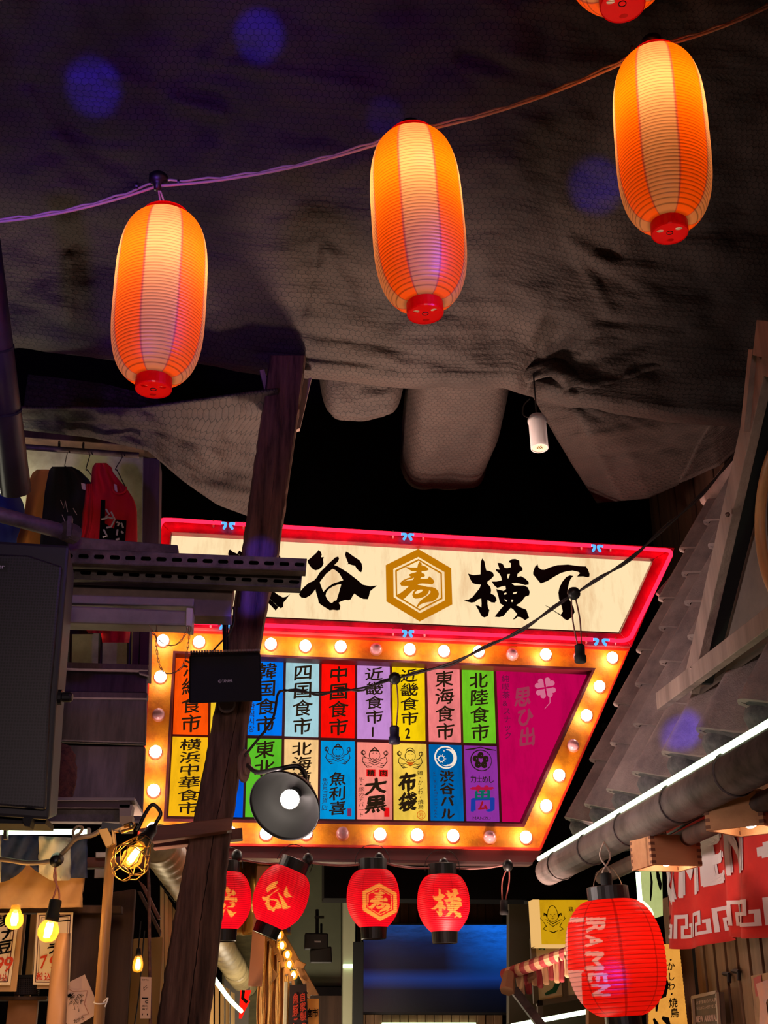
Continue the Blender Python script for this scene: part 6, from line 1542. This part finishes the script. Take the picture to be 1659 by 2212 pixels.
def spiral(label, pts_, r, Y):
    t = thing('spiral_duct', label, 'duct', at(*pts_[-1], Y[-1])); P = [at(x, y, yy) for (x, y), yy in zip(pts_, Y)]
    m = MB(); n = 40; path = [P[0].lerp(P[-1], i/n) for i in range(n+1)]; m.tube(path, [r*(1+.05*math.sin(i*1.57)) for i in range(n+1)], 16); m.build('tube', M('pale_duct', rgb(176, 156, 112), .5, 0, rgb(140, 120, 84), 9), t, True)
spiral('pale ribbed duct left of the leaning post, behind the short beam', [(340, 1820), (420, 1935)], .085, (5.6, 6.4))
spiral('pale ribbed duct right of the leaning post, below the red lanterns', [(440, 1985), (508, 2092)], .085, (7.3, 9.2))
spiral('short end piece of pale ribbed duct nearer the red banner sign', [(508, 2095), (533, 2130)], .085, (9.3, 10.2))
mb = MB(); mb.qb(((480, 2000), (556, 2000), (556, 2600), (480, 2600)), 10.6, .1); mb.build('olive_drape', M('olive_drape', rgb(120, 108, 72), .8, 0, rgb(84, 76, 50), 3, (1, 1, 4), .6, 5), None, label='olive fabric ceiling lining beyond the ribbed duct', cat='drape')
gd = MB(); rows = []
for j in range(20):
    r = []
    for i in range(50):
        px = 478+150*i/49; y = 1850+170*j/19
        r.append(at(px, y, 8.2+.16*math.sin(px/9+.6*math.sin(y/30))+.10*nz(px/14, y/40, 2)))
    rows.append(r)
gd.grid(rows); gd.build('gold_drape', M('gold_satin', rgb(196, 146, 72), .25, .4), None, True, solid=.006, label='shiny gold satin drape behind the tilted red lantern', cat='drape')
panel('red_brown_column', 'red-brown timber column below the tilted red lantern', ((556, 1870), (583, 1870), (566, 2130), (536, 2130)), 7.6, .12, M('red_brown_wood', rgb(150, 90, 66), .6), 'column')
scr = thing('slatted_screen', 'pale upright slats right of the leaning post, below the ribbed duct', 'screen', at(430, 2600, 7)); slm = M('pale_slats', rgb(180, 146, 96), .7)
for i in range(11):
    mb = MB(); x0 = 384+i*11.5; y0 = 2052+i*9; mb.qb(((x0, y0), (x0+8, y0+4), (x0+7, 2600), (x0-1, 2600)), 6.6+.25*i, .03); mb.build('slat', slm, scr)
panel('grey_screen', 'grey dark panel under the ribbed duct', ((484, 2105), (540, 2132), (536, 2250), (484, 2250)), 9.8, .05, M('dim_grey', rgb(72, 64, 58), .8), 'panel')
m = MB(); m.tube(smoothpath([at(446, 2092, 6.4), at(470, 2124, 6.7), at(497, 2160, 7.2), at(521, 2184, 7.8)], 8), .012, 8); m.build('led_tube', K['led'], None, True, label='white LED strip slanting down right of the leaning post', cat='LED light')
rz = thing('red_lit_sign', 'jagged red lit sign below the ribbed duct end', 'sign', at(528, 2190, 8.0))
m = MB(); m.prism([at(x, y, 8.0) for x, y in ((519, 2139), (543, 2139), (536, 2158), (540, 2162), (528, 2185), (522, 2200), (516, 2200))], (0, .06, 0)); m.build('lit_face', E('lit_red', rgb(255, 26, 14), 1.2), rz)
m = MB(); m.tube([at(526, 2139, 7.98), at(524, 2156, 7.98), at(534, 2166, 7.98)], .010, 5); m.build('dark_crack', K['ink'], rz)
panel('stall_sill', 'thin red lit edge seen through the gap left of the leaning post', ((288, 2190), (334, 2190), (334, 2198), (288, 2197)), 6.4, .05, E('red_edge', rgb(220, 40, 30), 1.0), 'trim')

# straw strips hut with festoon bulbs
hs = thing('straw_hut', 'small stall with hanging straw strips and a curled brown roof', 'stall', at(620, 2260, 8.0))
rn = random.Random(5)
for i in range(13):
    x = 560+i*5.2; m = MB(); yt = 1962+i*9.5; w = 5.8; n = 10; rows = []
    for j in range(n+1):
        y = yt+(2250-yt)*j/n; rows.append([at(x-(y-1960)*.02+w*u+1.2*math.sin(y/22+i), y, 8.0+.05*math.sin(u*3+i*2)+.02*rn.random()) for u in (0, .33, .66, 1)])
    m.grid(rows); m.build('straw_strip', M('straw', rgb(232, 186, 124), .8, 0, rgb(190, 142, 90), 12, (4, 4, .3)) if i == 0 else bpy.data.materials['straw'], hs, True, solid=.004)
for k, q in enumerate((((584, 1985), (598, 1985), (690, 2150), (668, 2150)), ((640, 2072), (662, 2082), (656, 2092), (632, 2092)), ((588, 2090), (602, 2106), (586, 2125)), ((650, 2110), (668, 2122), (658, 2124)))):
    m = MB(); m.qb(q, 7.9-.05*k, .05); m.build('roof_piece', M('hut_roof_brown', rgb(134, 92, 60), .7) if k == 0 else bpy.data.materials['hut_roof_brown'], hs, bevel=.004)
for i in range(9):
    x = 566+i*8; y = 1990+i*15; m = MB(); m.bar(at(x, y, 7.86), at(x+6, y+26, 7.84), .018, .03); m.build('rafter', bpy.data.materials['hut_roof_brown'], hs)
for i, (a, b) in enumerate((((644, 2088), (670, 2146)), ((650, 2146), (670, 2153)))):
    m = MB(); m.bar(at(*a, 7.8), at(*b, 7.8), .02, .03); m.build('roof_edge', bpy.data.materials['hut_roof_brown'], hs)
fs_ = thing('festoon_lights', 'five glowing round bulbs in a slanting row in front of the straw hut', 'lights', at(634, 2120, 7.6))
fp = [(603, 2020), (609, 2042), (621, 2062), (625, 2083), (634, 2106)]
m = MB(); m.tube(smoothpath([at(596, 2000, 7.5)]+[at(x-4, y-11, 7.55+.1*i) for i, (x, y) in enumerate(fp)], 5), .004, 6); m.build('wire', K['black'], fs_, True)
for i, (x, y) in enumerate(fp):
    c = at(x, y, 7.5+.1*i); m = MB(); m.ball(c, .028, 16); g = m.build('bulb_glass', K['bulbglass'], fs_, True); m = MB(); m.ball(c, .015, 12, sc=(.8, .8, 1.3)); m.build('filament', K['fil'], g, True)
    light('bulb_lamp', 'POINT', c, 2.2, (1, .70, .32), .014)
bn = thing('banner', 'dark upright banner with red writing in front of the straw hut', 'banner', at(645, 2260, 7.4))
q = [(626, 2128), (662, 2126), (668, 2250), (622, 2250)]; m = MB(); m.prism([at(x, y, 7.4) for x, y in q], (0, .02, 0)); m.build('cloth', M('aubergine_cloth', rgb(50, 34, 38), .9), bn)
fn = Sheet([at(x, y, 7.4) for x, y in q], .004); m = MB(); column(m, '魚豚こつ', fn, .18, .52, .14, .98, .03); column(m, '自家製の味', fn, .58, .92, .14, .98, .02); m.build('red_writing', M('banner_red', rgb(214, 66, 46), .8), bn)
panel('pale_edge', 'pale upright strip along the left of the dark banner', ((614, 2120), (622, 2120), (620, 2250), (612, 2250)), 7.5, .03, K['white'], 'strip')
ws = thing('wooden_sign', 'small tan sign with black market characters under the dark ceiling', 'sign', at(676, 2240, 8.2))
q = [(661, 2157), (689, 2157), (688, 2240), (668, 2240)]; m = MB(); m.prism([at(x, y, 8.2) for x, y in q], (0, .05, 0)); m.build('board', M('tan_sign', rgb(226, 160, 84), .7), ws)
m = MB(); f3 = Sheet([at(x, y, 8.19) for x, y in ((664, 2178), (688, 2178), (688, 2198), (664, 2198))], .002); put_glyph(m, '食', f3, -.1, 0, .45, 1, .03, 0, .1); put_glyph(m, '市', f3, .4, 0, 1, 1, .03, 0, .1); m.build('lettering', K['ink'], ws)

# middle: green-grey soffit, hanging speaker pair, column, television, plank wall
panel('green_soffit', 'dim grey-green ceiling soffit behind the red lanterns', ((590, 1855), (738, 1855), (738, 2130), (590, 2130)), 10.4, .1, M('grey_green_paint', rgb(96, 98, 76), .7, 0, rgb(80, 82, 64), 2), 'soffit', .01)
panel('dark_shelf_beam', 'dark beam below the grey-green soffit', ((640, 2132), (770, 2132), (770, 2150), (640, 2150)), 10.2, .2, K['dark'], 'beam')
panel('lower_boards', 'brown lower wall boards under the grey-green soffit', ((660, 2150), (775, 2150), (775, 2260), (660, 2260)), 10.5, .05, K['darkwood'], 'wall panel')
hsp = thing('ceiling_speaker', 'pair of small black speakers hung from the soffit left of the television', 'speaker', at(690, 2078, 8.8))
for nm, q in (('cabinet', ((659, 2015), (709, 2016), (709, 2050), (658, 2050))), ('cabinet', ((670, 2052), (716, 2044), (718, 2079), (671, 2079)))):
    m = MB(); m.qb(q, 8.8, .16); m.build(nm, M('hanging_speaker_black', rgb(26, 22, 22), .6) if 'hanging_speaker_black' not in bpy.data.materials else bpy.data.materials['hanging_speaker_black'], hsp, bevel=.008)
m = MB(); m.tube([at(685, 2016, 8.85), at(685, 1965, 8.9)], .012, 8); m.tube([at(694, 2016, 8.85), at(694, 1996, 8.9)], .008, 8); m.qb(((680, 1978), (700, 1978), (700, 1983), (680, 1983)), 8.8, .05); m.build('mount_rod', K['blackmat'], hsp)
fn = Sheet([at(x, y, 8.795) for x, y in ((679, 2032), (693, 2032), (693, 2036), (679, 2036))], .003); m = MB(); line(m, 'YAMAHA', fn, 0, 1, 0, 1, .02); m.build('badge', K['pearl'], hsp)
panel('pale_column', 'pale grey-green column lit from below, left of the television', ((741, 1942), (768, 1942), (766, 2260), (744, 2260)), 10.0, .15, M('pale_green_column', rgb(170, 168, 140), .7), 'column')
m = MB(); m.tube([at(741, 2087, 9.985), at(765, 2087, 9.985)], .014, 8); m.build('led_tube', K['led'], None, True, label='short horizontal LED tube at the foot of the pale column', cat='LED light')
panel('tan_cabinet', 'tan cabinet fixed under the header, left of the hexagon-crest lantern', ((720, 1906), (756, 1906), (756, 1942), (720, 1940)), 7.7, .2, M('tan_cabinet', rgb(150, 112, 80), .7), 'cabinet', .006)
panel('black_upright', 'black upright beside the left edge of the television', ((764, 2034), (786, 2034), (784, 2260), (762, 2260)), 9.6, .1, K['blackmat'], 'post')
rl = thing('red_lamp', 'small red and blue lit signs glimpsed left of the black upright', 'sign', at(760, 2150, 10.3))
for q, mt in ((((757, 2094), (765, 2092), (765, 2122), (758, 2118)), E('glow_red', rgb(226, 14, 40), 1.0)), (((757, 2122), (765, 2122), (765, 2133), (757, 2132)), E('glow_blue', rgb(10, 100, 180), 1.0)), (((757, 2190), (765, 2190), (765, 2202), (759, 2200)), bpy.data.materials['glow_red'] if 'glow_red' in bpy.data.materials else None)):
    m = MB(); m.qb(q, 10.3, .03); m.build('lit_piece', mt or bpy.data.materials['glow_red'], rl)
pwl = thing('plank_backdrop', 'brown upright planks behind the television', 'wall panel', at(900, 2260, 10.2))
for i in range(17):
    x = 772+i*18.5; m = MB(); m.qb(((x, 1935), (x+17.6, 1935), (x+17.4, 2260), (x, 2260)), 10.2+.01*(i % 2), .04); m.build('plank', K['doorwood'], pwl, bevel=.004)
tv = thing('television', 'large wall television showing a dark blue picture', 'television', at(945, 2195, 9.75))
q = [(781, 1993), (1103, 1993.5), (1111, 2193), (781, 2192)]
m = MB(); m.prism([at(x, y, 9.75) for x, y in q], (0, .08, 0)); m.build('frame', K['black'], tv, bevel=.006)
def tvmat():
    m, nt, ns, ls = nodes('tv_picture'); ns.remove(bsdf(ns))
    tc = ns.new('ShaderNodeTexCoord'); sp = ns.new('ShaderNodeSeparateXYZ'); ls.new(tc.outputs['UV'], sp.inputs[0])
    mp = ns.new('ShaderNodeMapping'); mp.inputs['Scale'].default_value = (2.4, 5, 1); ls.new(tc.outputs['UV'], mp.inputs[0])
    n1 = noise_fac(ns, ls, mp.outputs[0], 2.4, 9, .72, .42, .72)
    # storm picture: bright blue sky upper right, cloud bank, dark lower half with a pale blue band
    R = ns.new('ShaderNodeValToRGB'); ls.new(sp.outputs[1], R.inputs[0]); cr = R.color_ramp
    for pos, c in ((.0, rgb(3, 4, 10)), (.25, rgb(5, 10, 28)), (.38, rgb(14, 44, 110)), (.5, rgb(6, 10, 32)), (.62, rgb(10, 14, 40)), (.8, rgb(12, 26, 66)), (1.0, rgb(30, 70, 140))):
        if pos in (.0, 1.0): e = cr.elements[0 if pos == 0 else -1]
        else: e = cr.elements.new(pos)
        e.color = c
    xr = ns.new('ShaderNodeMapRange'); xr.inputs[1].default_value = .55; xr.inputs[2].default_value = 1.05; ls.new(sp.outputs[0], xr.inputs[0])
    yr = ns.new('ShaderNodeMapRange'); yr.inputs[1].default_value = .35; yr.inputs[2].default_value = .95; ls.new(sp.outputs[1], yr.inputs[0])
    xy = math_node(ns, ls, 'MULTIPLY', xr.outputs[0], yr.outputs[0])
    sky = mixc(ns, ls, xy, R.outputs[0], rgb(20, 120, 255))
    fac = math_node(ns, ls, 'MULTIPLY', n1, yr.outputs[0])
    col = mixc(ns, ls, math_node(ns, ls, 'MULTIPLY', fac, .8), sky, rgb(6, 8, 24))
    e = ns.new('ShaderNodeEmission'); ls.new(col, e.inputs[0]); e.inputs[1].default_value = 1.0
    g = ns.new('ShaderNodeBsdfGlossy'); g.inputs['Roughness'].default_value = .22; g.inputs[0].default_value = (.05, .05, .05, 1)
    a = ns.new('ShaderNodeAddShader'); ls.new(e.outputs[0], a.inputs[0]); ls.new(g.outputs[0], a.inputs[1]); ls.new(a.outputs[0], ns['Material Output'].inputs[0]); return m
P = [at(x, y, 9.745) for x, y in ((785, 1998), (1099, 1998), (1105, 2187), (785, 2186))]
m = MB(); m.grid([[P[0], P[1]], [P[3], P[2]]], uvs=[[(0, 1), (1, 1)], [(0, 0), (1, 0)]]); m.build('screen', tvmat(), tv)
m = MB(); m.tube([at(825, 2211, 10.185), at(1028, 2211, 10.185)], .007, 8); m.build('led_tube', K['led'], None, True, label='white LED tube under the television', cat='LED light')
